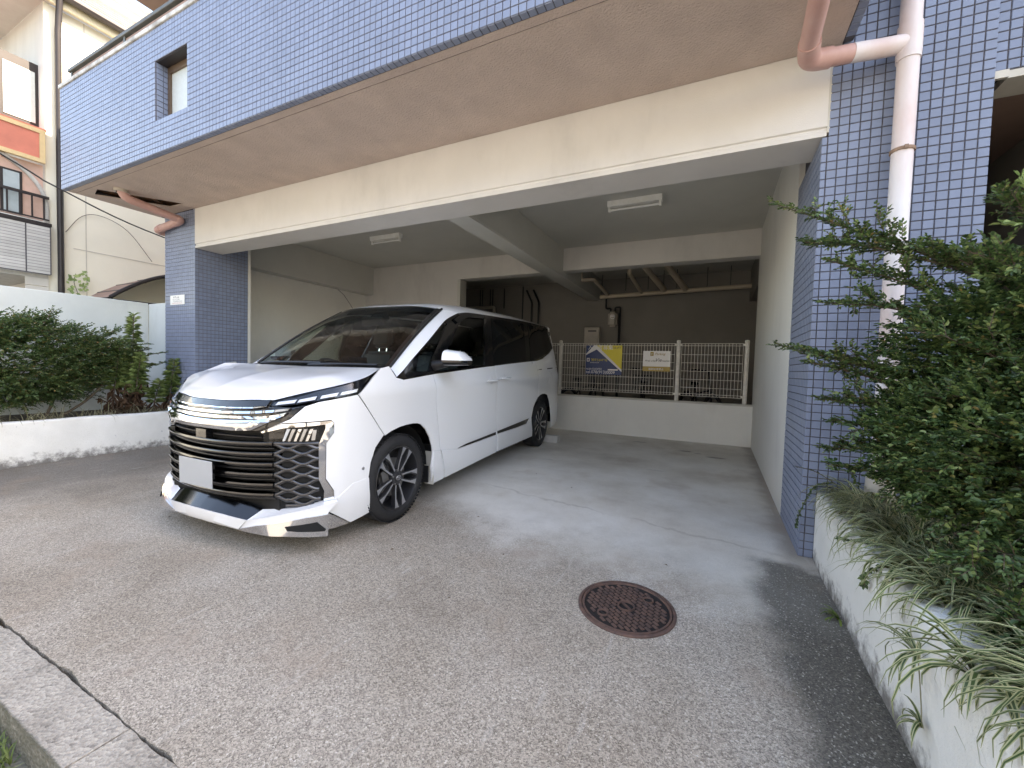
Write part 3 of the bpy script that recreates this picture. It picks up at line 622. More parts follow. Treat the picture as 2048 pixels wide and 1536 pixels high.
# bay window box, awning sign, arch, balcony on the street side
bx = MB(); bx.box(-12.2, -9.85, 2.30, 2.698, 5.56, 5.68); bx.box(-12.2, -9.85, 2.30, 2.698, 4.62, 4.74); bx.box(-9.90, -9.85, 2.30, 2.698, 4.7405, 5.5595); bx.box(-12.2, -12.15, 2.30, 2.698, 4.7405, 5.5595)
bay = bx.build('bay_window', MT['dark_metal'], hs)
mb = MB(); mb.box(-12.149, -9.901, 2.34, 2.36, 4.741, 5.559); mb.box(-9.849, -9.84, 2.33, 2.66, 4.76, 5.54); mb.build('pane', MT['frost'], bay)
bx = MB(); bx.box(-9.52, -9.47, 1.4, 2.66, 4.50, 4.56); bx.box(-9.52, -9.47, 1.4, 2.66, 4.06, 4.12); bx.box(-9.52, -9.47, 2.60, 2.66, 4.1205, 4.4995); aw = bx.build('sign_box', MT['gold'], hs)
bx = MB(); bx.box(-9.51, -9.485, 1.4, 2.599, 4.1205, 4.4995); bx.build('red_panel', MT['red_panel'], aw)
bx = MB(); bx.box(-10.6, -9.521, 1.4, 1.46, 4.06, 4.56); bx.box(-10.6, -9.521, 1.461, 2.69, 4.57, 4.60); bx.build('sign_canopy', MT['red_panel'], aw)
m = MB(); arc = [(-9.56, 2.69-.9*(1-math.cos(a)), 3.42+.72*math.sin(a)) for a in [i*math.pi/2/14 for i in range(15)]]
m.tube(arc, .028, 8); m.tube([(-9.56,2.69,3.42),(-9.56,2.69,3.05)], .028, 8); m.build('arch_trim', MT['stone_block'], hs)
m = MB(); m.box(-9.62, -9.585, 1.4, 2.66, 3.2, 4.05); m.build('reflected_salmon_panel', MT['salmon'], hs)
m = MB(); m.box(-9.584, -9.57, 2.22, 2.44, 3.22, 3.86); dr = m.build('balcony_door', MT['dark_metal'], hs)
m = MB(); m.box(-9.569, -9.566, 2.25, 2.41, 3.24, 3.83); m.build('pane', MT['pane'], dr)
bl = MB(); bl.box(-9.55, -9.46, 1.2, 2.705, 2.36, 3.10); balc = bl.build('balcony', MT['grout'], hs)
for k in range(16):
    z = 2.362+k*.0455
    for j, (a, c) in enumerate(((1.30,1.73),(1.735,2.165),(2.17,2.44),(2.445,2.70))):
        m = MB(); m.box(-9.461, -9.452, a, c-.012, z, z+.040); m.build('long_tile', MT['house_tile'], balc)
m = MB(); m.box(-9.57, -9.44, 1.2, 2.71, 3.101, 3.15); m.build('balcony_cap', MT['dark_metal'], balc)
m = MB(); m.box(-9.52, -9.49, 1.2, 2.70, 3.53, 3.57); m.box(-9.515, -9.495, 1.2, 2.70, 3.20, 3.22)
for k in range(12): m.box(-9.512, -9.498, 1.26+k*.125, 1.278+k*.125, 3.2205, 3.5295)
m.build('balcony_railing', MT['dark_metal'], balc)
m = MB(); m.box(-11.5, -9.56, 1.2, 2.695, 2.30, 2.359); m.build('balcony_slab', MT['stone_block'], balc)
m = MB()
for k in range(4): m.box(-9.58, -9.565, 2.45, 2.70, 1.7+k*.16, 1.85+k*.16)
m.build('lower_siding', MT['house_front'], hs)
# gold lettering fragment
def text_mesh(name, s, size, mat, parent, origin, ex, ey, en, depth=.001, align='LEFT', base=None, shear=0):
    cu = bpy.data.curves.new('txt', 'FONT'); cu.body = s; cu.size = size; cu.align_x = align; cu.shear = shear
    to = bpy.data.objects.new('txt', cu); COL.objects.link(to); dg = bpy.context.evaluated_depsgraph_get(); dg.update()
    me = bpy.data.meshes.new_from_object(to.evaluated_get(dg)); bpy.data.objects.remove(to)
    ex = Vector(ex); ey = Vector(ey); en = Vector(en); O_ = Vector(origin)
    vs = [O_+ex*v.co.x+ey*v.co.y+en*depth for v in me.vertices]; fs = [tuple(p.vertices) for p in me.polygons]
    return mesh_from(name, vs, fs, mat, parent)
text_mesh('gold_letters', 'les', .13, MT['gold'], hs, (-9.555, 2.02, 3.94), (0,1,0), (0,0,1), (1,0,0))
# climbing weed on the pipe and a dry runner on the wall
def ribbonvine(name, pts, label, leaves, mat):
    t_ = thing(name, pts[0], label, 'plant'); m = MB(); m.tube(smoothpath(pts, 5), .0045, 5); m.build('stem', MT['wood'], t_)
    L = MB(); P = smoothpath(pts, 6)
    for k in range(leaves):
        p = random.choice(P)+Vector((.05+random.random()*.03, random.uniform(-.10,.16), random.uniform(-.12,.12))); a = random.uniform(0, 6.3); s_ = random.uniform(.02,.045)
        e1 = Vector((.3,math.cos(a),math.sin(a)))*s_; e2 = Vector((.2,-math.sin(a),math.cos(a)))*s_*.7
        L.add([p-e1, p+e2, p+e1, p-e2], [(0,1,2,3)])
    if leaves: L.build('leaves', mat, t_)
    return t_
ribbonvine('creeper', [(HX+.07,2.95,1.9),(HX+.07,3.02,2.1),(HX+.07,2.98,2.3),(HX+.07,3.0,2.45)], 'small green creeper rising behind the boundary wall beside the black drainpipe', 60, MT['leaf_weed'])
ribbonvine('dry_runner', [(HX+.03,2.9,3.1),(HX+.03,3.1,3.42),(HX+.03,3.35,3.5),(HX+.03,3.7,3.35),(HX+.03,4.05,2.9)], 'thin dry runner arching across the cream house wall', 0, None)
# cable and carport roof
m = MB(); m.tube(smoothpath([(-9.0,-1.0,5.2),(-9.0,2.093,3.862),(-9.0,2.648,3.62),(-9.0,3.972,3.27),(-9.0,7,2.95)], 8), .011, 6)
tag(m.build('overhead_cable', MT['black'], base=(-9,2,3.6)), 'black overhead cable sagging past the cream house', 'cable')
cp = thing('carport_roof', (-8.6, 3.4, 2.0), 'brown curved carport roof showing above the boundary wall beside the tiled column', 'carport')
prof = [(3.10,2.03),(3.30,2.20),(3.55,2.37),(3.85,2.51),(4.3,2.64),(4.9,2.72)]
for (a, b_) in zip(prof, prof[1:]):
    m = MB(); m.add([(-8.62,a[0],a[1]),(-8.62,b_[0],b_[1]),(-10.2,b_[0],b_[1]),(-10.2,a[0],a[1])], [(0,1,2,3)]); m.build('roof_panel', MT['brown_soffit'], cp)
    m = MB(); m.tube([(-8.6,b_[0],b_[1]-.012),(-10.2,b_[0],b_[1]-.012)], .018, 6); m.build('purlin', MT['dark_metal'], cp)
m = MB(); m.tube(smoothpath([(-8.6,a,c+.01) for a, c in prof], 4), .030, 8); m.build('edge_rail', MT['dark_metal'], cp)
m = MB(); m.tube([(-8.62,3.10,2.02),(-10.2,3.10,2.02)], .028, 8); m.tube([(-8.6,3.12,2.0),(-8.6,4.6,2.02)], .022, 8); m.build('front_rail', MT['dark_metal'], cp)

# ---------------------------------------------------------------- houses across the street (they show in the chrome)
def opposite(x0, x1, y, h, wall, label):
    t_ = thing('house', ((x0+x1)/2, y, 0), label, 'house')
    m = MB(); m.box(x0, x1, y-7, y, -.2, h); m.build('wall', wall, t_)
    r = MB(); r.add([(x0-.4,y+.45,h-.05),(x1+.4,y+.45,h-.05),(x1+.4,y-3.5,h+1.8),(x0-.4,y-3.5,h+1.8),(x0-.4,y-7.4,h-.05),(x1+.4,y-7.4,h-.05)], [(0,1,2,3),(3,2,5,4),(0,3,4),(1,5,2)]); r.build('roof', MT['roof_slate'], t_)
    x = x0+.8
    while x+1.5 < x1:
        for z in (1.0, 3.8):
            f = MB(); f.box(x-.05, x+1.45, y+.001, y+.05, z-.05, z+1.25); fo = f.build('window', MT['dark_metal'], t_)
            g = MB(); g.box(x, x+1.4, y+.051, y+.055, z, z+1.2); g.build('pane', MT['pane'], fo)
        x += 2.9
opposite(-13.5, -5.2, -8.4, 6.0, MT['opp_cream'], 'pale house across the street, seen only as a reflection in the chrome')
opposite(-4.6, 2.6, -8.7, 6.2, MT['opp_cream'], 'white house across the street, seen only as a reflection in the chrome')
opposite(3.2, 11, -8.5, 5.8, MT['opp_grey'], 'grey house across the street, seen only as a reflection in the chrome')
# ---------------------------------------------------------------- drainpipes
dp = thing('drainpipe', (.865, 2.98, 0), 'chalky pink-white downpipe on the right tiled column with a branch from the soffit', 'pipe')
R_ = .047
def collar(c, axis, r=R_+.006, h=.045, mat='pipe_white'):
    m = MB(); m.lathe(Vector(c)-Vector(axis)*h/2, axis, [(0,r-.006),(0,r),(h,r),(h,r-.006)], 20); m.build('pipe_collar', MT[mat], dp, 40)
m = MB(); m.tube([(.865,2.985,.34),(.865,2.985,4.6)], R_, 20); m.build('downpipe', MT['pipe_white'], dp, 40)
m = MB(); m.tube([(.865,2.985,2.93),(.72,2.945,2.915),(.60,2.91,2.905)], R_, 18, cap=False); m.build('branch_end', MT['pipe_white'], dp, 40)
m = MB(); m.tube([(.60,2.91,2.905),(.42,2.86,2.885)], R_-.001, 18); m.build('branch_pipe', MT['pipe_pink'], dp, 40)
m = MB(); m.tube(elbow([(.50,2.882,2.893),(.395,2.853,2.884),(.378,2.72,2.90)], .055, 6), R_+.006, 18); m.build('elbow', MT['pipe_pink'], dp, 40)
m = MB(); m.tube([(.378,2.74,2.897),(.365,2.2,2.945)], R_, 18); m.build('soffit_pipe', MT['pipe_pink'], dp, 40)
for z in (2.86, 3.0): collar((.865,2.985,z), (0,0,1))
m = MB(); m.tube([(.865,2.985,2.862),(.865,2.985,2.998)], R_+.007, 20, cap=False); m.build('tee', MT['pipe_white'], dp, 40)
m = MB(); m.lathe((.865,2.985,2.352), (0,0,1), [(0,R_),(0,R_+.007),(.016,R_+.007),(.016,R_)], 20); m.box(.857,.873,2.925,2.937,2.350,2.370); m.box(.855,.875,3.03,3.068,2.353,2.367)
m.build('pipe_bracket', MT['rusty'], dp, 40)
m = MB(); m.lathe((.865,2.985,1.262), (0,0,1), [(0,R_),(0,R_+.007),(.016,R_+.007),(.016,R_)], 20); m.build('pipe_bracket', MT['rusty'], dp, 40)
m = MB(); m.lathe((.865,2.985,.36), (0,0,1), [(0,.075),(.1,.070),(.22,.062),(.24,.05)], 20); m.build('ground_socket', MT['grey_plastic'], dp, 40)
d2 = thing('drainpipe', (-6.3, 2.8, 2.9), 'dusty pink pipe dropping through the rotten soffit opening above the left column', 'pipe')
m = MB(); m.tube(elbow([(-6.33,2.38,3.15),(-6.33,2.40,2.985),(-6.385,2.99,2.925)], .09, 8), R_, 18); m.build('sloping_pipe', MT['pipe_pink'], d2, 40)
m = MB(); m.tube(elbow([(-6.38,2.96,2.928),(-6.388,3.01,2.920),(-6.50,3.012,2.905)], .03, 6), R_+.005, 18); m.build('elbow', MT['pipe_pink'], d2, 40)
m = MB(); m.tube(elbow([(-6.46,3.012,2.908),(-6.99,3.012,2.86),(-7.0,3.25,2.85)], .06, 6), R_, 18); m.build('crossing_pipe', MT['pipe_pink'], d2, 40)
m = MB(); m.lathe((-6.85,3.012,2.873), (-.53,0,-.048), [(0,R_),(0,R_+.006),(.05,R_+.006),(.05,R_)], 18); m.build('pipe_collar', MT['pipe_pink'], d2, 40)
m = MB(); m.lathe((-6.33,2.385,3.03), (0,0,1), [(0,R_),(0,.066),(.05,.066),(.05,.078),(.062,.078)], 20); m.build('drain_socket', MT['grey_plastic'], d2, 40)

# ---------------------------------------------------------------- ceiling lights
def ceiling_light(x0, x1, y, label):
    t_ = thing('ceiling_light', ((x0+x1)/2, y+.05, CZ), label, 'light', 'unlit tube lights on the garage ceiling')
    m = MB(); m.prism([(y,CZ-.001),(y+.012,CZ-.066),(y+.088,CZ-.066),(y+.10,CZ-.001)], (x0,0,0), YV, ZV, XV*(x1-x0)); m.build('housing', MT['lamp_body'], t_)
    m = MB(); m.tube([(x0+.035,y+.05,CZ-.100),(x1-.035,y+.05,CZ-.100)], .0145, 12); m.build('fluorescent_tube', MT['tube'], t_, 40)
    for a in (x0+.006, x1-.034):
        m = MB(); m.box(a, a+.028, y+.03, y+.07, CZ-.120, CZ-.0665, bev=.004); m.build('lamp_holder', MT['lamp_body'], t_)
ceiling_light(-1.265, -.633, 5.09, 'white unlit tube light on the garage ceiling over the empty bay')
ceiling_light(-5.15, -4.54, 5.09, 'chipped unlit tube light on the garage ceiling over the van')

# ---------------------------------------------------------------- mesh fence on the low wall
fn = thing('mesh_fence', (-1.9, 6.87, .682), 'ivory welded-wire fence standing on the low wall at the back of the garage', 'fence')
FYY = 6.87
def cyl_mesh(name, r, L, n=6):
    mb_ = MB(); mb_.tube([(0,0,0),(0,0,L)], r, n); me = bpy.data.meshes.new(name); me.from_pydata(mb_.v, [], mb_.f); return me
FW0, FW1 = .765, 1.565
vw = cyl_mesh('wire', .0034, FW1-FW0); vw.materials.append(MT['fence'])
posts = [-4.35, -2.435, -.515, .412]
for px in posts:
    m = MB(); m.tube([(px,FYY+.03,.682),(px,FYY+.03,1.60)], .030, 14); m.lathe((px,FYY+.03,1.598), (0,0,1), [(0,.031),(.012,.029),(.02,.016),(.022,0.001)], 14); m.build('post', MT['fence'], fn, 40)
for a, b_ in zip(posts, posts[1:]):
    x = a+.05; L = b_-a-.10; k = int(round(L/.045))
    for i in range(k+1):
        o = bpy.data.objects.new('wire', vw); COL.objects.link(o); o.parent = fn; o.location = Vector((x+L*i/k, FYY, FW0))-ORG[fn]
    hw = cyl_mesh('cross_wire', .0036, L); hw.materials.append(MT['fence'])
    for z in (.768, .80, .895, 1.02, 1.145, 1.27, 1.395, 1.53, 1.562):
        o = bpy.data.objects.new('cross_wire', hw); COL.objects.link(o); o.parent = fn; o.location = Vector((x, FYY-.006, z))-ORG[fn]; o.rotation_euler = (0, math.pi/2, 0)
    for z in (.785, 1.547):
        for s_ in (x-.012, x+L+.012):
            m = MB(); m.lathe((s_, FYY-.012, z), (0,1,0), [(0,.016),(.012,.018),(.03,.018)], 10); m.add([(s_-.016,FYY-.012,z-.016),(s_+.016,FYY-.012,z-.016),(s_+.016,FYY-.012,z+.016),(s_-.016,FYY-.012,z+.016)], [(0,1,2,3)]); m.build('clamp', MT['fence'], fn)

# ---------------------------------------------------------------- signs on the fence
YS = 6.845
s1 = thing('sign', (-1.66, YS, 1.0), 'navy and yellow phone-number sign tied to the fence', 'sign')
SX0, SX1, SZ0, SZ1 = -1.965, -1.362, 1.045, 1.530
def sp(a, b_): return (SX0+(SX1-SX0)*a, SZ0+(SZ1-SZ0)*b_)
m = MB(); m.box(SX0, SX1, YS, YS+.004, SZ0, SZ1); m.build('panel', MT['sign_blue'], s1)
def flat(pts, mat, name, th, d): 
    m = MB(); m.add([(sp(*p)[0], YS-d, sp(*p)[1]) for p in pts], [tuple(range(len(pts)))]); return m.build(name, MT[mat], th)
flat([(.27,1),(1,1),(1,.16),(.30,.90)][::-1], 'sign_yellow', 'yellow_field', s1, .0008)
flat([(.22,1),(.30,1),(1,.18),(1,.11),(.30,.86),(.0,.66),(.0,.70)][::-1], 'sign_white', 'white_roof_line', s1, .0012)
def scribble(th, x0, x1, z, h, mat, y, n):
    # print too small to read in the place: a row of short strokes
    m = MB(); w = (x1-x0)/n
    for i in range(n):
        a = x0+i*w
        for (p, q, r_, t_) in random.sample([(.08,.22,0,1),(.1,.8,.42,.58),(.1,.8,.84,1),(.62,.78,.1,.9),(.1,.8,0,.14),(.4,.54,.1,1)], 3):
            m.add([(a+p*w,y,z+r_*h),(a+q*w,y,z+r_*h),(a+q*w,y,z+t_*h),(a+p*w,y,z+t_*h)], [(0,1,2,3)])
            y -= .00002
    return m.build('small_print', MT[mat], th)
def st(s, size, a, b_, mat, th, d=.0016, align='LEFT', shear=0): 
    x, z = sp(a, b_); return text_mesh('lettering', s, size, MT[mat], th, (x, YS, z), (1,0,0), (0,0,1), (0,-1,0), d, align, None, shear)
st('入居者募集', .085, .05, .865, 'sign_white', s1, .002)
scribble(s1, *[sp(.66,0)[0], sp(.96,0)[0], sp(0,.885)[1]], .035, 'sign_ink', YS-.0016, 8)
st('tel.078(913)0009', .070, .02, .035, 'sign_white', s1)
scribble(s1, sp(.02,0)[0], sp(.46,0)[0], sp(0,.155)[1], .032, 'sign_white', YS-.0016, 17)
scribble(s1, sp(.15,0)[0], sp(.62,0)[0], sp(0,.46)[1], .036, 'sign_yellow', YS-.0016, 9); scribble(s1, sp(.13,0)[0], sp(.38,0)[0], sp(0,.395)[1], .012, 'sign_white', YS-.0016, 14)
flat([(.63,.15),(.90,.15),(.90,.195),(.63,.195)], 'sign_white', 'white_caption', s1, .0014)
flat([(.03,.44),(.11,.44),(.11,.56),(.03,.56)], 'sign_white', 'pictogram', s1, .0014); flat([(.05,.465),(.09,.465),(.09,.535),(.05,.535)], 'sign_blue', 'pictogram_hole', s1, .0018)
s2 = thing('sign', (-.82, YS, 1.1), 'white parking sign with a gold bottom band tied to the fence', 'sign')
SX0, SX1, SZ0, SZ1 = -1.032, -.622, 1.125, 1.445
m = MB(); m.box(SX0, SX1, YS, YS+.004, SZ0, SZ1); m.build('panel', MT['paper'], s2)
flat([(0,0),(1,0),(1,.235),(0,.235)], 'sign_gold', 'gold_band', s2, .0008)
flat([(.27,.76),(.39,.76),(.39,.95),(.27,.95)], 'sign_gold', 'parking_badge', s2, .0008)
st('P', .045, .30, .79, 'sign_white', s2, .0014); st('Parking', .052, .43, .80, 'sign_gold', s2, .001, shear=.35)
st('Area urban', .040, .07, .48, 'sign_ink', s2, .001, shear=.3); st('Vie', .075, .45, .48, 'sign_ink', s2, .001, shear=.25); st('nuova', .045, .70, .48, 'sign_ink', s2, .001, shear=.3)
st('無断駐車禁止', .038, .22, .065, 'sign_white', s2, .0014)
# small notice on the left column
NX0, NX1, NZ0, NZ1 = -6.755, -6.405, 1.835, 1.962
nt_ = thing('notice_plate', (-6.67, 3.066, 1.5), 'small white notice plate on the left tiled column', 'sign')
m = MB(); m.box(NX0, NX1, 3.062, 3.0665, NZ0, NZ1); m.build('plate', MT['paper'], nt_)
def nt_unused(s, size, x, z, mat): text_mesh('lettering', s, size, MT[mat], nt_, (x, 3.062, z), (1,0,0), (0,0,1), (0,-1,0), .0006)
scribble(nt_, NX0+.075, NX0+.23, NZ1-.042, .026, 'sign_ink', 3.0614, 4); scribble(nt_, NX0+.06, NX0+.24, NZ1-.068, .014, 'sign_ink', 3.0614, 9)
scribble(nt_, NX0+.07, NX0+.30, NZ1-.092, .014, 'sign_ink', 3.0614, 11); scribble(nt_, NX0+.05, NX0+.30, NZ1-.114, .012, 'sign_red', 3.0614, 12)

# ---------------------------------------------------------------- services on the far wall
gm = thing('gas_meter', (-2.09, 9.33, 2.1), 'grey gas meter hanging on the dark far wall with black pipes', 'meter')
m = MB(); bm = bmesh.new(); bmesh.ops.create_cube(bm, size=1)
for v in bm.verts: v.co = (-2.09+v.co.x*.20, 9.30+v.co.y*.14, 2.26+v.co.z*.33)
bmesh.ops.bevel(bm, geom=list(bm.edges), offset=.045, segments=3, affect='EDGES'); m.bm(bm); m.build('meter_case', MT['grey_plastic'], gm, 50)
m = MB(); m.lathe((-2.075,9.235,2.31), (0,-1,0), [(0,.055),(.02,.055),(.022,.045)], 16); m.box(-2.12,-2.03,9.205,9.214,2.30,2.335); m.build('dial', MT['lens_white'], gm)
m = MB(); m.tube(elbow([(-2.14,9.3,2.40),(-2.14,9.3,2.50),(-2.25,9.3,2.50),(-2.25,9.3,2.72),(-2.15,9.25,2.75),(-.8,9.25,2.76)], .03), .020, 8); m.build('gas_pipe', MT['black'], gm, 40)
m = MB(); m.tube(elbow([(-2.04,9.3,2.40),(-2.04,9.3,2.52),(-1.93,9.3,2.52),(-1.93,9.3,.3)], .03), .020, 8); m.tube([(-1.96,9.34,2.4),(-1.96,9.34,.3)], .012, 6); m.build('gas_pipe', MT['black'], gm, 40)
bxm = thing('meter_box', (-2.55, 9.37, 1.6), 'beige service box on the dark far wall above the navy sign', 'box')
m = MB(); m.box(-2.725, -2.37, 9.28, 9.39, 1.62, 2.09, bev=.012); m.build('box_body', MT['grey_plastic'], bxm)
m = MB(); m.box(-2.69, -2.40, 9.265, 9.2795, 1.65, 2.06, bev=.006); m.build('box_door', MT['grey_plastic'], bxm)
m = MB(); m.box(-2.63, -2.44, 9.26, 9.2648, 1.985, 2.015); m.build('vent_slot', MT['black'], bxm)
pr = thing('drain_pipes', (-1, 9.1, 2.8), 'ivory drain pipes slung under the ceiling behind the back beam', 'pipe')
m = MB(); m.tube([(-2.33,9.05,2.72),(.75,9.05,2.80)], .042, 12); m.build('main_pipe', MT['pipe_ivory'], pr, 40)
m = MB(); m.tube(elbow([(-2.42,7.9,3.17),(-2.42,7.9,2.86),(-2.18,7.95,2.87),(-2.16,9.03,2.76)], .06), .036, 12); m.build('branch_pipe', MT['pipe_ivory'], pr, 40)
m = MB(); m.tube(elbow([(-1.50,7.9,3.17),(-1.50,7.9,2.93),(-1.45,9.03,2.77)], .06), .036, 12); m.build('branch_pipe', MT['pipe_ivory'], pr, 40)
m = MB(); m.tube(elbow([(-1.22,7.9,3.17),(-1.22,7.9,3.02),(-1.0,9.03,2.80)], .08), .058, 14); m.build('branch_pipe', MT['pipe_ivory'], pr, 40)
m = MB(); m.tube(elbow([(-.85,7.9,3.17),(-.85,7.9,3.03),(-.60,9.03,2.80)], .08), .058, 14); m.build('branch_pipe', MT['pipe_ivory'], pr, 40)
for x in (-2.25,-1.75,-1.3,-1.0,-.75,-.2,.2):
    m = MB(); m.tube([(x,8.9,2.8),(x,8.9,3.17)], .006, 6); m.build('hanger', MT['black'], pr)
cd = thing('conduits', (-4.5, 9.3, 2.5), 'dark conduits and cables on the far wall behind the van roof', 'pipe')
for x, z0_, z1_ in ((-5.55,2.65,3.1),(-5.48,2.65,3.1),(-5.25,2.65,3.1),(-5.18,2.65,3.1),(-4.85,2.6,3.1),(-4.33,1.6,3.12)):
    m = MB(); m.tube([(x,9.34,z0_),(x,9.34,z1_)], .014, 6); m.build('cable', MT['black'], cd)
for x in (-4.23, -4.05):
    m = MB(); m.tube(elbow([(x,9.33,3.02),(x+.15,9.33,2.72),(x+.15,9.33,1.5)], .05), .022, 8); m.build('conduit', MT['black'], cd, 40)
m = MB(); m.tube(elbow([(-5.9,9.2,2.62),(-5.05,9.2,2.62),(-5.05,9.2,2.4)], .06), .04, 10); m.build('conduit', MT['grey_plastic'], cd, 40)

# ---------------------------------------------------------------- bicycles behind the fence
def bicycle(label, loc, rz, basket):
    t_ = thing('bicycle', loc, label, 'bicycle', 'bicycles parked behind the fence'); t_.rotation_euler = (0, 0, rz); ORG.pop(t_)
    for x in (-.52, .52):
        m = MB(); R1 = .32; ring = [(x+R1*math.cos(a), 0, .335+R1*math.sin(a)) for a in [2*math.pi*i/28 for i in range(29)]]; m.tube(ring, .018, 6, cap=False, up=(0,1,0)); w = m.build('wheel', MT['rubber'], t_, 60)
        s_ = MB()
        for i in range(14): a = 2*math.pi*i/14; s_.tube([(x,0,.335),(x+.305*math.cos(a),0,.335+.305*math.sin(a))], .0025, 4, cap=False)
        s_.build('spokes', MT['steel'], w)
        f = MB(); f.tube([(x+.35*math.cos(a),0,.335+.35*math.sin(a)) for a in [math.radians(d) for d in range(10, 171, 16)]], .022, 6, up=(0,1,0)); f.build('mudguard', MT['dark_metal'], t_)
    m = MB()
    for a, b_ in (((-.52,0,.335),(-.05,0,.30)),((-.05,0,.30),(-.18,0,.78)),((-.05,0,.30),(.40,0,.70)),((-.16,0,.66),(.38,0,.74)),((-.52,0,.335),(-.16,0,.64)),((.52,0,.335),(.36,0,.92))): m.tube([a, b_], .016, 8)
    m.build('frame', MT['dark_metal'], t_, 50)
    m = MB(); m.tube(elbow([(.36,0,.90),(.33,0,1.04),(.34,-.02,1.06),(.30,-.22,1.08),(.14,-.28,1.05)], .02), .012, 8); m.tube(elbow([(.33,0,1.04),(.34,.02,1.06),(.30,.22,1.08),(.14,.28,1.05)], .02), .012, 8); m.build('handlebar', MT['dark_metal'], t_, 50)
    m = MB(); bm = bmesh.new(); bmesh.ops.create_uvsphere(bm, u_segments=12, v_segments=8, radius=1)
    for v in bm.verts: v.co = (-.20+v.co.x*.13, v.co.y*(.085 if v.co.x < 0 else .04), .84+v.co.z*.04)
    m.bm(bm); m.tube([(-.18,0,.76),(-.20,0,.83)], .014, 8); m.build('saddle', MT['black'], t_, 60)
    if basket:
        m = MB()
        for i in range(9):
            a = -.16+i*.04
            for y_ in (-.16,.16): m.tube([(.48+.16*(i/8)-.02,y_,.68),(.46+.2*(i/8),y_,.95)], .004, 4)
            m.tube([(.66,a,.95),(.62,a,.68)], .004, 4); m.tube([(.46,a,.95),(.48,a,.68)], .004, 4)
        m.box(.47,.63,-.16,.16,.675,.682); m.tube([(.46,-.17,.95),(.66,-.17,.95),(.66,.17,.95),(.46,.17,.95),(.46,-.17,.95)], .008, 5); m.build('basket', MT['dark_metal'], t_)
bicycle('dark bicycle behind the fence at the van rear', (-2.25, 7.75, .095), math.radians(75), True)
bicycle('dark bicycle with basket behind the fence between the two signs', (-1.15, 7.75, .095), math.radians(100), True)
bicycle('dark bicycle behind the right fence panel', (-.22, 7.85, .095), math.radians(-65), False)

# ---------------------------------------------------------------- wheel stop, manhole
def wheel_stop(x0, x1, y0, label):
    m = MB(); z = gz(y0); m.prism([(y0,z-.01),(y0+.008,z+.085),(y0+.02,z+.10),(y0+.105,z+.10),(y0+.117,z+.085),(y0+.125,z-.01)], (x0,0,0), YV, ZV, XV*(x1-x0))
    tag(m.build('wheel_stop', MT['stone_block'], base=((x0+x1)/2,y0+.06,z)), label, 'wheel stop')
wheel_stop(-2.62, -1.985, 5.60, 'pale concrete wheel stop behind the near rear wheel of the van')
mh = thing('manhole_cover', (-.333, 2.013, gz(2.013)), 'round rusty iron manhole cover in the driveway', 'manhole cover')
MR = .222; mc = Vector((-.333, 2.013, gz(2.013)))
nrm = Vector((0,-S,1)).normalized(); mex = Vector((1,0,0)); mey = nrm.cross(mex)
m = MB(); m.lathe(mc, nrm, [(-.02,MR+.006),(.006,MR+.006),(.008,MR+.003),(.008,MR-.008),(.002,MR-.010),(-.02,MR-.010)], 64); m.build('rim', MT['iron'], mh, 35)
m = MB(); m.lathe(mc, nrm, [(.0015,MR-.0105),(.0015,.0005)], 64); m.build('plate', MT['iron_dark'], mh)
m = MB(); m.lathe(mc, nrm, [(.0015,MR-.012),(.009,MR-.014),(.009,MR-.022),(.0015,MR-.024)], 64); m.build('border_ring', MT['iron'], mh, 35)
ang = math.radians(-41); ca, sa = math.cos(ang), math.sin(ang)
studs = [(.075,.115),(-.075,-.115)]; bl_, bw_ = .034, .0165
stud_me = None; ii = 0
brick_lookup = []
rowk = -14
while rowk <= 14:
    colk = -8
    while colk <= 8:
        a = colk*(bl_+.005)+(rowk%2)*(bl_+.005)/2; b_ = rowk*(bw_+.004)
        pts = [(a+dx*bl_/2, b_+dy*bw_/2) for dx in (-1,1) for dy in (-1,1)]
        if max(math.hypot(*p) for p in pts) < MR-.026 and math.hypot(a, b_) > .048 and all(math.hypot(a-s_[0], b_-s_[1]) > .030 for s_ in ((.0,.135),(.0,-.135))): brick_lookup.append((a, b_))
        colk += 1
    rowk += 1
sm = bpy.data.meshes.new('stud'); h_ = .0062; q_ = .0014
def stud_geo():
    vs = []; 
    for z, d in ((.001,0),(h_,q_)):
        for sx_, sy_ in ((-1,-1),(1,-1),(1,1),(-1,1)): vs.append((sx_*(bl_/2-.0014-d), sy_*(bw_/2-.0014-d), z))
    return vs, [(4,5,6,7),(0,1,5,4),(1,2,6,5),(2,3,7,6),(3,0,4,7)]
sm.from_pydata(*[stud_geo()[0], [], stud_geo()[1]]); sm.materials.append(MT['iron'])
Rm = Matrix((mex*ca+mey*sa, -mex*sa+mey*ca, nrm)).transposed().to_4x4()
for a, b_ in brick_lookup:
    o = bpy.data.objects.new('stud', sm); COL.objects.link(o); o.parent = mh; p = mex*(a*ca-b_*sa)+mey*(a*sa+b_*ca); o.matrix_local = Matrix.Translation(p) @ Rm
def mdisc(c, r, name, prof, mat='iron'):
    m = MB(); p = mc+mex*(c[0]*ca-c[1]*sa)+mey*(c[0]*sa+c[1]*ca); m.lathe(p, nrm, prof, 24); o = m.build(name, MT[mat], mh, 40); return p, o
p, o = mdisc((0,0), .04, 'emblem_ring', [(.0015,.042),(.010,.041),(.010,.036),(.0015,.034)])
m = MB(); m.obox(mc+nrm*.005, (mex*ca+mey*sa)*.032, (-mex*sa+mey*ca)*.004, nrm*.005); m.build('emblem_bar', MT['iron'], mh)
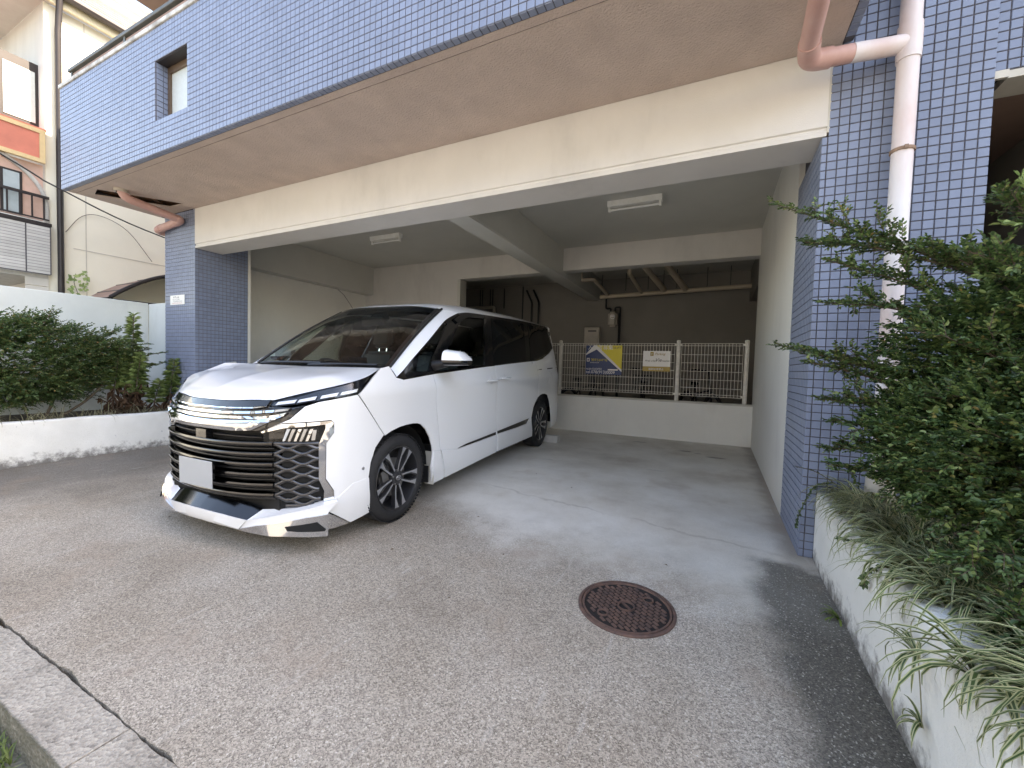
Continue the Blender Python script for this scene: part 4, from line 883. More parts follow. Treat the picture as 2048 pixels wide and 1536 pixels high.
for c in ((.0,.135),(.0,-.135)):
    p, o = mdisc(c, .03, 'key_ring', [(.0015,.027),(.009,.026),(.009,.021),(.0015,.019)])
    m = MB(); m.obox(p+nrm*.0022, (mex*ca+mey*sa)*.015, (-mex*sa+mey*ca)*.005, nrm*.0006); m.build('key_slot', MT['black'], mh)
# ---------------------------------------------------------------- van: body surface chart (s along the plan outline from the nose, w height)
PLAN=[(0,-.81),(.2,-.80),(.4,-.765),(.6,-.69),(.72,-.61),(.80,-.50),(.845,-.36),(.865,-.15),(.868,.3),(.868,1.0),(.868,1.8),(.868,2.5),(.868,3.2),(.864,3.58),(.84,3.72),(.76,3.80),(.4,3.84),(0,3.86)]
def catmull(P,n=24):
    out=[]
    Q=[(-P[1][0],P[1][1])]+P+[(-P[-2][0],P[-2][1])]
    for i in range(1,len(Q)-2):
        p0,p1,p2,p3=Q[i-1:i+3]
        # centripetal-ish via nonuniform (chord) hermite
        d1=math.dist(p0,p1);d2=math.dist(p1,p2);d3=math.dist(p2,p3)
        m1=[((p1[k]-p0[k])/d1*d2+(p2[k]-p1[k])/d2*d1)/(d1+d2)*d2 for k in (0,1)]
        m2=[((p2[k]-p1[k])/d2*d3+(p3[k]-p2[k])/d3*d2)/(d2+d3)*d2 for k in (0,1)]
        for j in range(n):
            t=j/n;a=2*t**3-3*t*t+1;b=t**3-2*t*t+t;c=-2*t**3+3*t*t;d=t**3-t*t
            out.append(tuple(a*p1[k]+b*m1[k]+c*p2[k]+d*m2[k] for k in (0,1)))
    out.append(P[-1]); return out
PC=catmull(PLAN)
SL=[0.]
for a,b in zip(PC,PC[1:]): SL.append(SL[-1]+math.dist(a,b))
SMAX=SL[-1]
def plan(s):
    if s<0:
        p=plan(-s); return (-p[0],p[1])
    s=max(0,min(SMAX-1e-6,s)); i=bisect.bisect_right(SL,s)-1; i=min(i,len(PC)-2)
    t=(s-SL[i])/(SL[i+1]-SL[i]); return tuple(PC[i][k]*(1-t)+PC[i+1][k]*t for k in (0,1))
def pnorm(s,e=.03):
    a=plan(s-e);b=plan(min(SMAX,s+e))
    dx,dy=b[0]-a[0],b[1]-a[1]; L=math.hypot(dx,dy); return (dy/L,-dx/L)
def lerp(T,x):
    if x<=T[0][0]: return T[0][1]
    for (a,b),(c,d) in zip(T,T[1:]):
        if x<=c: return b+(d-b)*(x-a)/(c-a)
    return T[-1][1]+(T[-1][1]-T[-2][1])/(T[-1][0]-T[-2][0])*(x-T[-1][0])
def smooth_table(T,n=8):
    # resample with monotone-ish hermite
    X=[p[0] for p in T];Yv=[p[1] for p in T];m=[]
    for i in range(len(T)):
        if i==0: m.append((Yv[1]-Yv[0])/(X[1]-X[0]))
        elif i==len(T)-1: m.append((Yv[-1]-Yv[-2])/(X[-1]-X[-2]))
        else:
            a=(Yv[i]-Yv[i-1])/(X[i]-X[i-1]);b=(Yv[i+1]-Yv[i])/(X[i+1]-X[i]);m.append(0 if a*b<=0 else 2*a*b/(a+b))
    o=[]
    for i in range(len(T)-1):
        h=X[i+1]-X[i]
        for j in range(n):
            t=j/n;o.append((X[i]+t*h,(2*t**3-3*t*t+1)*Yv[i]+(t**3-2*t*t+t)*h*m[i]+(-2*t**3+3*t*t)*Yv[i+1]+(t**3-t*t)*h*m[i+1]))
    o.append(T[-1]); return o
DS=smooth_table([(.10,.055),(.2,.03),(.30,.012),(.45,.006),(.7,.006),(.86,.001),(.94,-.007),(.965,-.008),(.99,.003),(1.08,.026),(1.2,.055),(1.4,.105),(1.6,.16),(1.7,.19),(1.78,.235)])
DF=smooth_table([(.10,.05),(.2,.02),(.3,.01),(.5,0),(.7,0),(.8,.008),(.88,.03),(.95,.08),(1.0,.14),(1.1,.3)])
DR=smooth_table([(.10,.06),(.25,.02),(.5,0),(.9,0.02),(1.2,.05),(1.78,.2)])
def sst(a,b,x): x=max(0,min(1,(x-a)/(b-a))); return x*x*(3-2*x)
def dfun(s,w):
    s=abs(s);k=sst(.62,1.05,s); d=lerp(DS,w)
    if k<1: d=d*k+lerp(DF,w)*(1-k)
    r=sst(SMAX-1.0,SMAX-.75,s)
    if r>0: d=d*(1-r)+lerp(DR,w)*r
    return d
def B_(s,w,off=0):
    u,v=plan(s); n=pnorm(s); d=dfun(s,w)-off
    return (u-n[0]*d,v-n[1]*d,w)
# ---------------------------------------------------------------- the van
th = math.radians(-1.964)
ev = Vector((math.sin(th), math.cos(th), S*math.cos(th))).normalized(); eu = Vector((math.cos(th), -math.sin(th), 0)); ew = eu.cross(ev)
car = bpy.data.objects.new('van', None); COL.objects.link(car); car.empty_display_size = .2
tag(car, 'white minivan with wide black and chrome grille parked in the garage', 'van')
car.matrix_world = Matrix(((eu.x, ev.x, ew.x, -2.854), (eu.y, ev.y, ew.y, 2.271), (eu.z, ev.z, ew.z, -.015), (0,0,0,1)))
def place(o, parent): o.parent = parent; return o
def FB(side):
    def f(s, w, off=0):
        p = B_(s, w, off); return (p[0]*side, p[1], p[2])
    return f
def both(name, fn, mat, parent=None, smooth=None):
    """fn(sgn) -> (verts, faces) for sgn=+1; mirrored for the other flank"""
    out = []
    V, F = fn()
    for sg in (1, -1):
        out.append(mesh_from(name, [(v[0]*sg, v[1], v[2]) for v in V], F if sg == 1 else [f[::-1] for f in F], mat, parent[0 if sg == 1 else 1] if isinstance(parent, (list, tuple)) else (parent or car), smooth))
    return out
def panel_geo(loop, off=0, thick=.012, step=.05, gap=.0014, holes=(), offf=None, edge=.0015):
    if area2(loop) < 0: loop = loop[::-1]
    loop = inset(loop, gap) if gap else loop
    V, T, be = fill2d(loop, [list(h) for h in holes], step)
    bset = set(i for e in be for i in e); of = offf or (lambda s, w: off)
    P = [B_(s, w, of(s, w)-(edge if i in bset else 0)) for i, (s, w) in enumerate(V)]
    F = list(T)
    rim = {}; 
    for i in bset:
        s, w = V[i]; rim[i] = (len(P), len(P)+1); P.append(P[i]); P.append(B_(s, w, of(s, w)-thick))
    for a, b in be: F.append((rim[b][0], rim[a][0], rim[a][1], rim[b][1]))
    return P, F
def panel(name, loop, mat, off=0, thick=.012, step=.05, gap=.0014, parent=None, holes=(), sides=2, offf=None):
    P, F = panel_geo(loop, off, thick, step, gap, holes, offf)
    if sides == 2: return both(name, lambda: (P, F), mat, parent, 42)
    return [mesh_from(name, P, F, mat, parent or car, 42)]
def centre_panel(name, upper, lower, mat, off=0, thick=.012, step=.04, parent=None, edge=.0015):
    """panel across the nose: upper/lower polylines for s>=0, mirrored through s=0"""
    loop = [(-s, w) for s, w in reversed(upper)]+upper[1:] if upper[0][0] == 0 else [(-s, w) for s, w in reversed(upper)]+upper
    lo = [(-s, w) for s, w in reversed(lower)]+(lower[1:] if lower[0][0] == 0 else lower)
    P, F = panel_geo(loop+lo[::-1], off, thick, step, 0, (), None, edge); return mesh_from(name, P, F, mat, parent or car, 42)
PT = MT['paint']
# --- white panels
bumper = panel('front_bumper_corner', [(.478,.736),(.63,.806),(.710,.880),(.796,.906),(1.022,.944),(1.247,.655),(1.17,.582),(1.128,.487),(1.112,.385),(.996,.372),(.892,.296),(.880,.300),(.874,.363),(.828,.442),(.832,.658),(.875,.718),(.877,.777),(.861,.796),(.589,.781)], PT, step=.035)
arch_f = [(1.256,.649),(1.32,.672),(1.403,.688),(1.48,.693),(1.555,.693),(1.608,.686),(1.653,.673),(1.714,.625),(1.767,.555),(1.800,.48),(1.812,.42),(1.797,.304),(1.85,.152)]
fender = panel('front_fender', [(1.160,1.046),(1.241,1.106),(1.323,1.120),(1.377,1.040),(1.442,1.025),(1.820,1.055),(1.842,.851),(1.892,.59),(1.908,.458),(2.017,.153)]+arch_f[::-1]+[(1.028,.944),(1.050,.962)], PT)
door_f = panel('front_door', [(1.822,1.055),(2.3,1.082),(2.757,1.107),(2.950,1.116),(2.936,.995),(2.966,.597),(3.025,.192),(2.019,.157),(1.910,.458),(1.894,.59),(1.844,.851)], PT)
arch_r = [(4.00,.340),(3.983,.448),(4.04,.571),(4.10,.63),(4.172,.676),(4.294,.719),(4.37,.726),(4.449,.724),(4.594,.698),(4.673,.605),(4.72,.489),(4.80,.22)]
door_s = panel('sliding_door', [(2.953,1.116),(3.4,1.139),(3.929,1.163),(4.185,1.173),(4.187,1.06),(4.186,.895),(4.198,.694),(4.172,.676),(4.10,.63),(4.04,.571),(3.983,.448),(4.00,.340),(4.08,.188),(3.03,.192),(2.970,.597),(2.939,.995)], PT)
quarter = panel('rear_quarter', [(4.188,1.173),(4.271,1.177),(4.50,1.205),(4.775,1.277),(5.02,1.35),(5.10,1.365),(5.10,.23),(4.83,.20),(4.80,.22),(4.72,.489),(4.673,.605),(4.594,.698),(4.449,.724),(4.37,.726),(4.294,.719),(4.201,.694),(4.189,.895),(4.190,1.06)], PT)
tail = panel('tailgate', [(5.104,1.69),(SMAX-.001,1.72),(SMAX-.001,.22),(5.104,.23)], PT, gap=0)
panel('rear_window', [(5.16,1.62),(SMAX-.001,1.64),(SMAX-.001,1.18),(5.16,1.15)], MT['privacy'], off=.004, gap=0)
# lower aero pieces
panel('aero_side', [(.888,.304),(.996,.384),(1.112,.395),(1.119,.323),(1.148,.147),(1.0,.122),(.842,.236)], PT, off=.0045, thick=.006, step=.03, gap=0)
panel('aero_chrome_tip', [(.836,.232),(.995,.121),(.832,.108),(.80,.16)], MT['chrome'], off=.007, step=.03)
# dark liner behind the gaps
liner_loop = [(.55,.20),(1.10,.20),(1.10,.36),(1.14,.54),(1.24,.67),(1.40,.71),(1.56,.715),(1.68,.69),(1.79,.57),(1.84,.42),(1.84,.20),(3.95,.21),(3.96,.45),(4.02,.60),(4.15,.70),(4.30,.745),(4.46,.748),(4.62,.72),(4.71,.62),(4.76,.49),(4.83,.22),(5.80,.24),(5.80,1.15),(4.5,1.15),(2.9,1.09),(1.45,1.0),(1.20,1.0),(.9,.93),(.6,.80)]
panel('body_liner', liner_loop, MT['matblack'], off=-.014, thick=.004, gap=0, step=.09)
# --- side windows
DLO = [(1.379,1.040),(1.442,1.027),(1.82,1.058),(2.757,1.110),(3.929,1.166),(4.271,1.180),(4.50,1.208),(4.775,1.280),(5.02,1.353),(5.10,1.37),(5.12,1.69),(4.6,1.692),(4.078,1.688),(3.6,1.673),(3.082,1.655),(2.605,1.634),(2.49,1.622),(2.419,1.606),(2.30,1.565),(2.172,1.516),(2.02,1.427),(1.873,1.335),(1.72,1.243),(1.576,1.157),(1.47,1.09)]
qg = [(1.500,1.075),(1.535,1.117),(1.773,1.280),(2.150,1.490),(2.190,1.488),(2.003,1.318),(1.857,1.185),(1.775,1.080)]
fg = [(1.895,1.078),(2.056,1.206),(2.25,1.38),(2.444,1.535),(2.52,1.578),(2.591,1.600),(2.945,1.614),(2.84,1.36),(2.742,1.125)]
sg_ = [(2.935,1.126),(3.112,1.626),(4.045,1.652),(3.872,1.172)]
rg = [(4.020,1.174),(4.195,1.652),(5.07,1.660),(5.04,1.385),(4.74,1.292),(4.50,1.215),(4.219,1.190)]
surr = panel('window_surround', DLO, MT['gloss_black'], off=-.004, thick=.014, gap=.001, holes=[qg, fg], step=.06)
panel('quarter_glass', qg, MT['glass'], off=-.007, thick=.003, gap=0, step=.06, parent=surr)
panel('front_window', fg, MT['glass'], off=-.007, thick=.003, gap=0, step=.06, parent=surr)
panel('side_window', sg_, MT['privacy'], off=-.001, thick=.003, gap=0, step=.06, parent=surr)
panel('side_window', rg, MT['privacy'], off=-.001, thick=.003, gap=0, step=.06, parent=surr)
# belt moulding, visor over the front door glass
panel('belt_moulding', [(1.442,1.031),(1.82,1.062),(2.757,1.114),(2.945,1.122),(2.945,1.114),(2.757,1.106),(1.82,1.053),(1.442,1.022)], MT['dark_chrome'], off=.003, thick=.008, gap=0, step=.08)
panel('window_visor', [(2.30,1.54),(2.46,1.604),(2.60,1.628),(2.95,1.646),(2.95,1.606),(2.60,1.588),(2.50,1.565),(2.36,1.505)], MT['privacy'], off=.014, thick=.004, gap=0, step=.08)
# --- side mouldings, rail slot, fuel lid
panel('side_moulding', [(2.183,.388),(2.331,.404),(2.942,.420),(2.946,.389),(2.40,.384)], MT['dark_chrome'], off=.008, step=.06)
panel('side_moulding', [(2.986,.424),(3.875,.452),(3.795,.395),(3.527,.388),(2.99,.393)], MT['dark_chrome'], off=.008, step=.06)
panel('slide_rail', [(4.20,1.062),(5.04,1.088),(5.04,1.076),(4.20,1.048)], MT['matblack'], off=.0012, thick=.004, gap=0, step=.1)
P_, F_ = panel_geo([(4.595,1.022),(4.719,1.031),(4.769,.860),(4.604,.861)], .0035, .006, .05, 0); mesh_from('fuel_lid', P_, F_, PT, quarter[0], 40)
# painted side skirt standing a little proud of the doors
panel('side_skirt', [(1.822,.436),(1.905,.426),(2.005,.160),(1.872,.155),(1.812,.30)], PT, off=.010, thick=.014, step=.04)
panel('side_skirt', [(1.922,.424),(2.19,.384),(2.40,.379),(2.940,.383),(3.012,.190),(2.028,.160)], PT, off=.010, thick=.014, step=.05)
panel('side_skirt', [(2.990,.388),(3.527,.383),(3.80,.389),(3.965,.40),(3.985,.35),(4.06,.192),(3.040,.192)], PT, off=.010, thick=.014, step=.05)
# --- hood by Coons patch
def polyl(pts, t):
    L = [0]
    for a, b in zip(pts, pts[1:]): L.append(L[-1]+math.dist(a, b))
    d = t*L[-1]; i = min(bisect.bisect_right(L, d)-1, len(pts)-2); k = (d-L[i])/(L[i+1]-L[i]); return Vector(pts[i]).lerp(Vector(pts[i+1]), k)
def spl(pts, n=8): return [tuple(p) for p in smoothpath(pts, n)]
hF = spl([B_(s, w, -.002) for s, w in ((0,.899),(.173,.900),(.375,.911),(.508,.912))]); hE = spl([B_(s, w, -.003) for s, w in ((.508,.912),(.678,.954),(.95,1.011),(1.10,1.050),(1.236,1.105))])
hC = spl([(0,-.768,.899),(0,-.752,.932),(0,-.70,.968),(0,-.55,1.018),(0,-.32,1.066),(0,-.10,1.098)]); hR = spl([(0,-.10,1.098),(.40,-.085,1.102),(.70,-.105,1.105), hE[-1]])
def hood_pt(a, b):
    P00 = Vector(hF[0]); P10 = Vector(hF[-1]); P01 = Vector(hC[-1]); P11 = Vector(hE[-1])
    p = polyl(hF, a)*(1-b)+polyl(hR, a)*b+polyl(hC, b)*(1-a)+polyl(hE, b)*a-(P00*(1-a)*(1-b)+P10*a*(1-b)+P01*(1-a)*b+P11*a*b)
    cr = math.exp(-((a-.70)/.10)**2)*.004*math.sin(math.pi*b)
    p.z += cr+.010*math.sin(math.pi*b)*(1-a)+.020*math.sin(math.pi*b)*math.sin(math.pi*a**1.6); return p
na, nb = 28, 30; V = []; F = []
for sg in (-1, 1):
    base_ = len(V)
    for j in range(nb+1):
        for i in range(na+1):
            p = hood_pt(i/na, (j/nb)); V.append((p.x*sg, p.y, p.z))
    for j in range(nb):
        for i in range(na):
            f = (base_+j*(na+1)+i, base_+j*(na+1)+i+1, base_+(j+1)*(na+1)+i+1, base_+(j+1)*(na+1)+i); F.append(f if sg == 1 else f[::-1])
bm = bmesh.new(); bv = [bm.verts.new(v) for v in V]; [bm.faces.new([bv[i] for i in f]) for f in F]; bmesh.ops.remove_doubles(bm, verts=bm.verts, dist=.0004)
m = MB(); m.bm(bm); hood = m.build('hood', PT, car, 60)
m = MB(); m.add([(u*sg, v, w-.03) for sg in (-1,1) for (u, v, w) in ((.05,-.70,.88),(.62,-.52,.90),(.80,-.1,1.02),(.05,.05,1.06))], [(0,1,2,3),(7,6,5,4)]); m.build('engine_cover', MT['matblack'], car)
# --- roof, windshield, pillars
rS = [(2.419,1.606),(2.605,1.634),(3.082,1.655),(3.6,1.673),(4.078,1.688),(4.6,1.692),(5.15,1.690)]
rE = spl([B_(s, w, .001) for s, w in rS]); rC = spl([(0,.80,1.662),(0,.93,1.700),(0,1.20,1.738),(0,1.6,1.766),(0,2.3,1.785),(0,3.1,1.783),(0,3.80,1.755)])
def roof_pt(t, a, lift=0):
    e = polyl(rE, t); c = polyl(rC, t); g = 1-(1-a)**7
    return Vector((e.x*(1-a), e.y+(c.y-e.y)*g, c.z-(c.z-e.z)*(1-a)**3.7+lift))
def grid_sym(fn, ni, nj, mat, name, parent=None, sm=60, thick=0):
    V = []; F = []
    for sg in (-1, 1):
        b0 = len(V)
        for j in range(nj+1):
            for i in range(ni+1): p = fn(j/nj, i/ni); V.append((p[0]*sg, p[1], p[2]))
        for j in range(nj):
            for i in range(ni):
                f = (b0+j*(ni+1)+i, b0+(j+1)*(ni+1)+i, b0+(j+1)*(ni+1)+i+1, b0+j*(ni+1)+i+1); F.append(f if sg == 1 else f[::-1])
    bm = bmesh.new(); bv = [bm.verts.new(v) for v in V]
    for f in F:
        try: bm.faces.new([bv[i] for i in f])
        except ValueError: pass
    bmesh.ops.remove_doubles(bm, verts=bm.verts, dist=.0004); m = MB(); m.bm(bm); return m.build(name, mat, parent or car, sm)
roof = grid_sym(lambda t, a: roof_pt(t, a), 22, 40, PT, 'roof')
grid_sym(lambda t, a: roof_pt(.02+t*.96, .12+a*.88, -.03), 10, 14, MT['interior'], 'headliner', roof)
wb = spl([(0,-.075,1.098),(.35,-.062,1.099),(.60,-.012,1.102),(.725,.050,1.106)])
def ws_pt(t, a):       # t bottom->top, a edge->centre
    lo = polyl(wb, 1-a); hi = roof_pt(0, .135+a*.865); p = lo.lerp(hi, t); p += Vector((0,-.020,.034))*math.sin(math.pi*t)*(.55+.45*a); return p
wsh = grid_sym(lambda t, a: ws_pt(.015+t*.975, .012+a*.988), 16, 20, MT['glass'], 'windshield')
# black frit border, mirror housing, sticker
def ws_off(t, a, d=.004): p = ws_pt(t, a); return p+Vector((0,.5,-.86))*d
grid_sym(lambda t, a: ws_off(.90+t*.085, a), 16, 3, MT['gloss_black'], 'shade_band', wsh); grid_sym(lambda t, a: ws_off(t*.05, a), 16, 2, MT['matblack'], 'lower_frit', wsh)
def sfrit():
    V = [tuple(ws_off(j/16, i*.03, -.003)) for j in range(17) for i in range(3)]; return V, [(j*3+i, j*3+i+1, (j+1)*3+i+1, (j+1)*3+i) for j in range(16) for i in range(2)]
both('side_frit', sfrit, MT['gloss_black'], wsh)
def wmould():
    m = MB(); m.tube([tuple(ws_pt(i/24, .0)+Vector((.004,-.003,.004))) for i in range(25)], .011, 8); return m.v, m.f
both('windshield_moulding', wmould, MT['black'], wsh, 60)
m = MB(); c = ws_pt(.86, 1); m.obox(c+Vector((0,.07,-.055)), (.075,0,0), (0,.05,.03), (0,-.015,.03)); m.build('camera_housing', MT['matblack'], wsh)
m = MB(); c = ws_pt(.74, 1); m.obox(c+Vector((0,.10,-.03)), (.12,0,0), (0,.012,.004), (0,-.01,.034)); m.build('rear_view_mirror', MT['black'], wsh)
def apillar():
    e = [ws_pt(i/24, 0) for i in range(25)]
    d_ = spl([B_(s, w, .0) for s, w in ((1.379,1.045),(1.47,1.095),(1.576,1.162),(1.72,1.248),(1.873,1.340),(2.02,1.432),(2.172,1.521),(2.30,1.570),(2.419,1.610))]); V = []; F = []; n = 7
    for i in range(25):
        a = e[i]; b = polyl(d_, i/24)
        for k in range(n):
            t = k/(n-1); p = a.lerp(b, t); nrm_ = Vector((.75,-.45,.45)); p = p+nrm_.normalized()*.006*math.sin(math.pi*t); V.append(tuple(p))
    for i in range(24):
        for k in range(n-1): F.append((i*n+k, i*n+k+1, (i+1)*n+k+1, (i+1)*n+k))
    return V, [f for f in F]
both('front_pillar', apillar, PT, car, 60)
def cowl():
    V = []; F = []
    for i in range(21):
        t = i/20; a = polyl(hR, t)+Vector((0,-.004,-.010)); b = polyl(wb, min(1,t*1.02))+Vector((0,.012,.002)); V += [tuple(a), tuple(a.lerp(b,.5)+Vector((0,0,-.006))), tuple(b)]
    for i in range(20):
        for k in range(2): F.append((i*3+k, (i+1)*3+k, (i+1)*3+k+1, i*3+k+1))
    return V, F
both('cowl', cowl, MT['black'], car, 60)
for pts in ([(-.55,-.045,1.112),(-.3,-.06,1.125),(.15,-.055,1.128)], [(.05,-.085,1.112),(.30,-.065,1.122),(.64,.012,1.122)]):
    m = MB(); m.tube(smoothpath(pts, 6), .011, 6); m.build('wiper', MT['black'], car)
# roof spoiler lip
def spoiler():
    V = []; F = []
    for i in range(12):
        a = i/11; p = roof_pt(1, a); V += [(p.x, p.y-.02, p.z+.002), (p.x*.985, p.y+.10, p.z-.022), (p.x*.98, p.y+.095, p.z-.045), (p.x, p.y-.02, p.z-.035)]
    for i in range(11):
        for k in range(4): F.append((i*4+k, (i+1)*4+k, (i+1)*4+(k+1)%4, i*4+(k+1)%4))
    F.append((3,2,1,0)); return V, [f[::-1] for f in F]
both('roof_spoiler', spoiler, PT, car, 50)
# --- nose: garnish, chrome bars, grille
centre_panel('nose_backing', [(0,.905),(.30,.905),(.498,.914)], [(0,.722),(.255,.720),(.398,.730)], MT['gloss_black'], off=-.016, parent=car)
panel('nose_wing', [(.46,.914),(.498,.914),(.488,.872),(.633,.870),(.706,.884),(.626,.808),(.463,.727),(.395,.729)], MT['gloss_black'], off=-.010, step=.03, gap=0)
centre_panel('hood_garnish', [(0,.8965),(.173,.897),(.375,.907),(.492,.914)], [(0,.862),(.197,.863),(.395,.871),(.479,.881)], MT['gloss_black'], off=.003)
centre_panel('hood_garnish_trim', [(0,.8605),(.197,.8615),(.395,.8695),(.4785,.8795)], [(0,.853),(.197,.854),(.395,.862),(.475,.872)], MT['chrome'], off=.006, edge=.003)
centre_panel('chrome_bar', [(0,.838),(.203,.838),(.40,.846),(.54,.859),(.628,.869)], [(0,.823),(.207,.824),(.402,.833),(.543,.845),(.616,.856)], MT['chrome'], off=.010, thick=.03, edge=.004)
centre_panel('chrome_bar', [(0,.812),(.155,.812),(.45,.818),(.545,.829),(.612,.845)], [(0,.796),(.155,.797),(.45,.803),(.545,.816),(.603,.834)], MT['chrome'], off=.014, thick=.035, edge=.004)
def bigoff(s, w): return .004+.022*math.sin(math.pi*max(0, min(1, (w-.725)/.075)))
centre_panel('chrome_bar', [(0,.783),(.131,.783),(.408,.796),(.444,.803),(.600,.832)], [(0,.728),(.255,.7265),(.398,.7355),(.461,.764),(.597,.826)], MT['chrome'], off=.020, thick=.05, edge=.012, step=.02)
gl = [(0,.722),(.255,.719),(.398,.728),(.47,.716),(.602,.748),(.826,.768),(.824,.748),(.789,.658),(.788,.443),(.817,.37),(.817,.308),(.79,.287),(.565,.262),(.44,.262),(0,.305)]
grille = both('grille', lambda: panel_geo(gl, -.055, .01, .04, 0), MT['matblack'], car, 40)
def swept(s0, s1, wf, h, o0, o1, n=24, taper=0):
    """bar following the nose; wf(s)->centre height, h half height, o0/o1 back and front offsets"""
    V = []; F = []
    for i in range(n+1):
        s = s0+(s1-s0)*i/n; w = wf(s); k = 1
        if taper: k = min(1, .25+.75*min(1, (s1-s)/taper))
        for dw, o in ((-h*k, o0), (-h*k*.9, o1-.004), (-h*k*.35, o1), (h*k*.35, o1), (h*k*.9, o1-.004), (h*k, o0)): V.append(B_(s, w+dw, o))
    for i in range(n):
        for k in range(5): F.append((i*6+k, (i+1)*6+k, (i+1)*6+k+1, i*6+k+1))
    return V, F
BW = [.648,.586,.524,.462,.400,.338]
for w in BW:
    V, F = swept(-.535, .535, lambda s: w+.010*(abs(s)/.5)**2, .0135, -.035, .010, 40); mesh_from('grille_bar', V, F, MT['dark_chrome'], car, 50)
for w in (.616,.554,.492,.430,.368,.312):
    V, F = swept(-.53, .53, lambda s: w+.010*(abs(s)/.5)**2, .0075, -.05, -.018, 30); mesh_from('grille_slat', V, F, MT['black'], car, 50)
for w in (.690,):
    for a, b in ((-.45,-.07),(.07,.45)):
        V, F = swept(a, b, lambda s: w, .006, -.05, -.02, 16); mesh_from('intake_slat', V, F, MT['black'], car, 50)
m = MB(); m.obox((0,-.80,.690), (.05,0,0), (0,.02,0), (0,0,.026)); m.build('radar_cover', MT['gloss_black'], car)
for w in BW+[.280]:
    for ph in (1, -1):
        lim = (lambda s: .50 if w < .3 else .0)
        s0 = .53 if w > .3 else .60
        def geo(): return swept(s0, .792 if w > .3 else .80, lambda s: min(max(w+.010*(min(s,.53)/.5)**2+ph*.0155*(1-math.cos(2*math.pi*(s-.53)/.175)), .285), .66)+.0*s, .0115, -.035, .002, 30)
        both('grille_mesh', geo, MT['satin'], grille, 50)
fo = [(.463,.7285),(.589,.779),(.861,.794),(.875,.776),(.873,.718),(.830,.658),(.826,.442),(.872,.363),(.878,.309),(.821,.306)]; fi = [(.472,.7215),(.602,.754),(.828,.772),(.827,.748),(.791,.658),(.790,.443),(.819,.37),(.816,.306)]
panel('lamp_frame', fo+fi[::-1], MT['chrome'], off=.009, thick=.03, step=.03, gap=.0005)
# --- headlamps
lp = [(.477,.719),(.602,.750),(.826,.769),(.824,.752),(.795,.676),(.784,.666),(.564,.670),(.477,.667)]
lamp = panel('headlight', lp, MT['dark_chrome'], off=-.045, thick=.006, gap=.001, step=.04)
for k in range(6):
    s0 = .585+k*.033
    panel('reflector', [(s0,.675),(s0+.014,.675),(s0+.045,.747),(s0+.026,.747)] if k < 5 else [(s0,.68),(s0+.02,.68),(s0+.03,.74),(s0+.01,.74)], MT['lens_white'] if k == 0 else (MT['alloy'] if k%2 else MT['chrome']), off=-.008+.004*(k%2), thick=.02, gap=0, step=.03, parent=lamp)
panel('lens', lp, MT['lens'], off=.002, thick=.003, gap=.001, step=.04, parent=lamp)
dl = [(.489,.869),(.508,.907),(.678,.951),(.95,1.007),(1.10,1.044),(1.152,1.050),(1.030,.951),(.796,.912),(.654,.889)]
drl = panel('daytime_lamp', dl, MT['gloss_black'], off=-.020, thick=.004, gap=.001, step=.04)
for a, b in ((.525,.64),(.655,.77),(.80,.90),(.92,1.02)):
    lo = lambda s: lerp([(.489,.869),(.654,.889),(.796,.912),(1.030,.951),(1.1,.99)], s)+.010; 
    panel('light_guide', [(a,lo(a)),(b,lo(b)),(b+.012,lo(b)+.020),(a+.012,lo(a)+.018)], MT['lens_white'], off=-.008, thick=.01, gap=0, step=.03, parent=drl)
panel('lens', dl, MT['lens'], off=.0, thick=.003, gap=.001, step=.04, parent=drl)
# --- lower lip
def strip3(rows, n=30):
    """rows: list of (polyline of (s,w), offset) -> surface across s in both directions"""
    V = []; F = []; m_ = len(rows)
    for i in range(n+1):
        t = i/n
        for pl, o in rows:
            p = polyl([(a, b, 0) for a, b in pl], t); V.append(B_(p.x, p.y, o(t) if callable(o) else o))
    for i in range(n):
        for k in range(m_-1): F.append((i*m_+k+1, (i+1)*m_+k+1, (i+1)*m_+k, i*m_+k))
    return V, F
L1 = [(0,.303),(.10,.301),(.232,.290),(.36,.270),(.44,.252)]; L2 = [(0,.228),(.12,.226),(.222,.221),(.30,.213),(.385,.204)]; L3 = [(0,.180),(.12,.172),(.22,.158),(.322,.142)]; L4 = [(0,.150),(.12,.146),(.22,.140),(.318,.130)]
both('lip_blade', lambda: strip3([(L1,-.03),(L2,.046)]), MT['dark_chrome'], car, 30)
both('lip', lambda: strip3([(L2,.0465),(L2,.052),(L3,.060),(L4,.052),(L4,-.10)]), PT, car, 30)
T1 = [(.385,.204),(.536,.237),(.70,.274),(.821,.301),(.888,.306)]; T2 = [(.322,.142),(.458,.181),(.60,.208),(.732,.234),(.835,.240)]; T3 = [(.318,.130),(.45,.131),(.625,.131),(.74,.120),(.835,.108)]
both('lip_side', lambda: strip3([([(.44,.252),(.565,.262),(.70,.285),(.80,.304),(.886,.309)],-.02),(T1,.046),(T1,.050),(T2,.052)]), PT, car, 30)
both('lip_chrome', lambda: strip3([(T2,.0525),(T2,lambda t: .0555+.012*min(1, t*3)),(T3,lambda t: .054+.046*min(1, t*2.2)),(T3,-.10)]), MT['chrome'], car, 30)
panel('fog_recess', [(.626,.186),(.782,.203),(.824,.152),(.815,.146),(.640,.164)], MT['matblack'], off=.0, thick=.02, gap=0, step=.03, offf=lambda s, w: .069+.031*max(0, min(1, (.20-w)/.07))+.009)
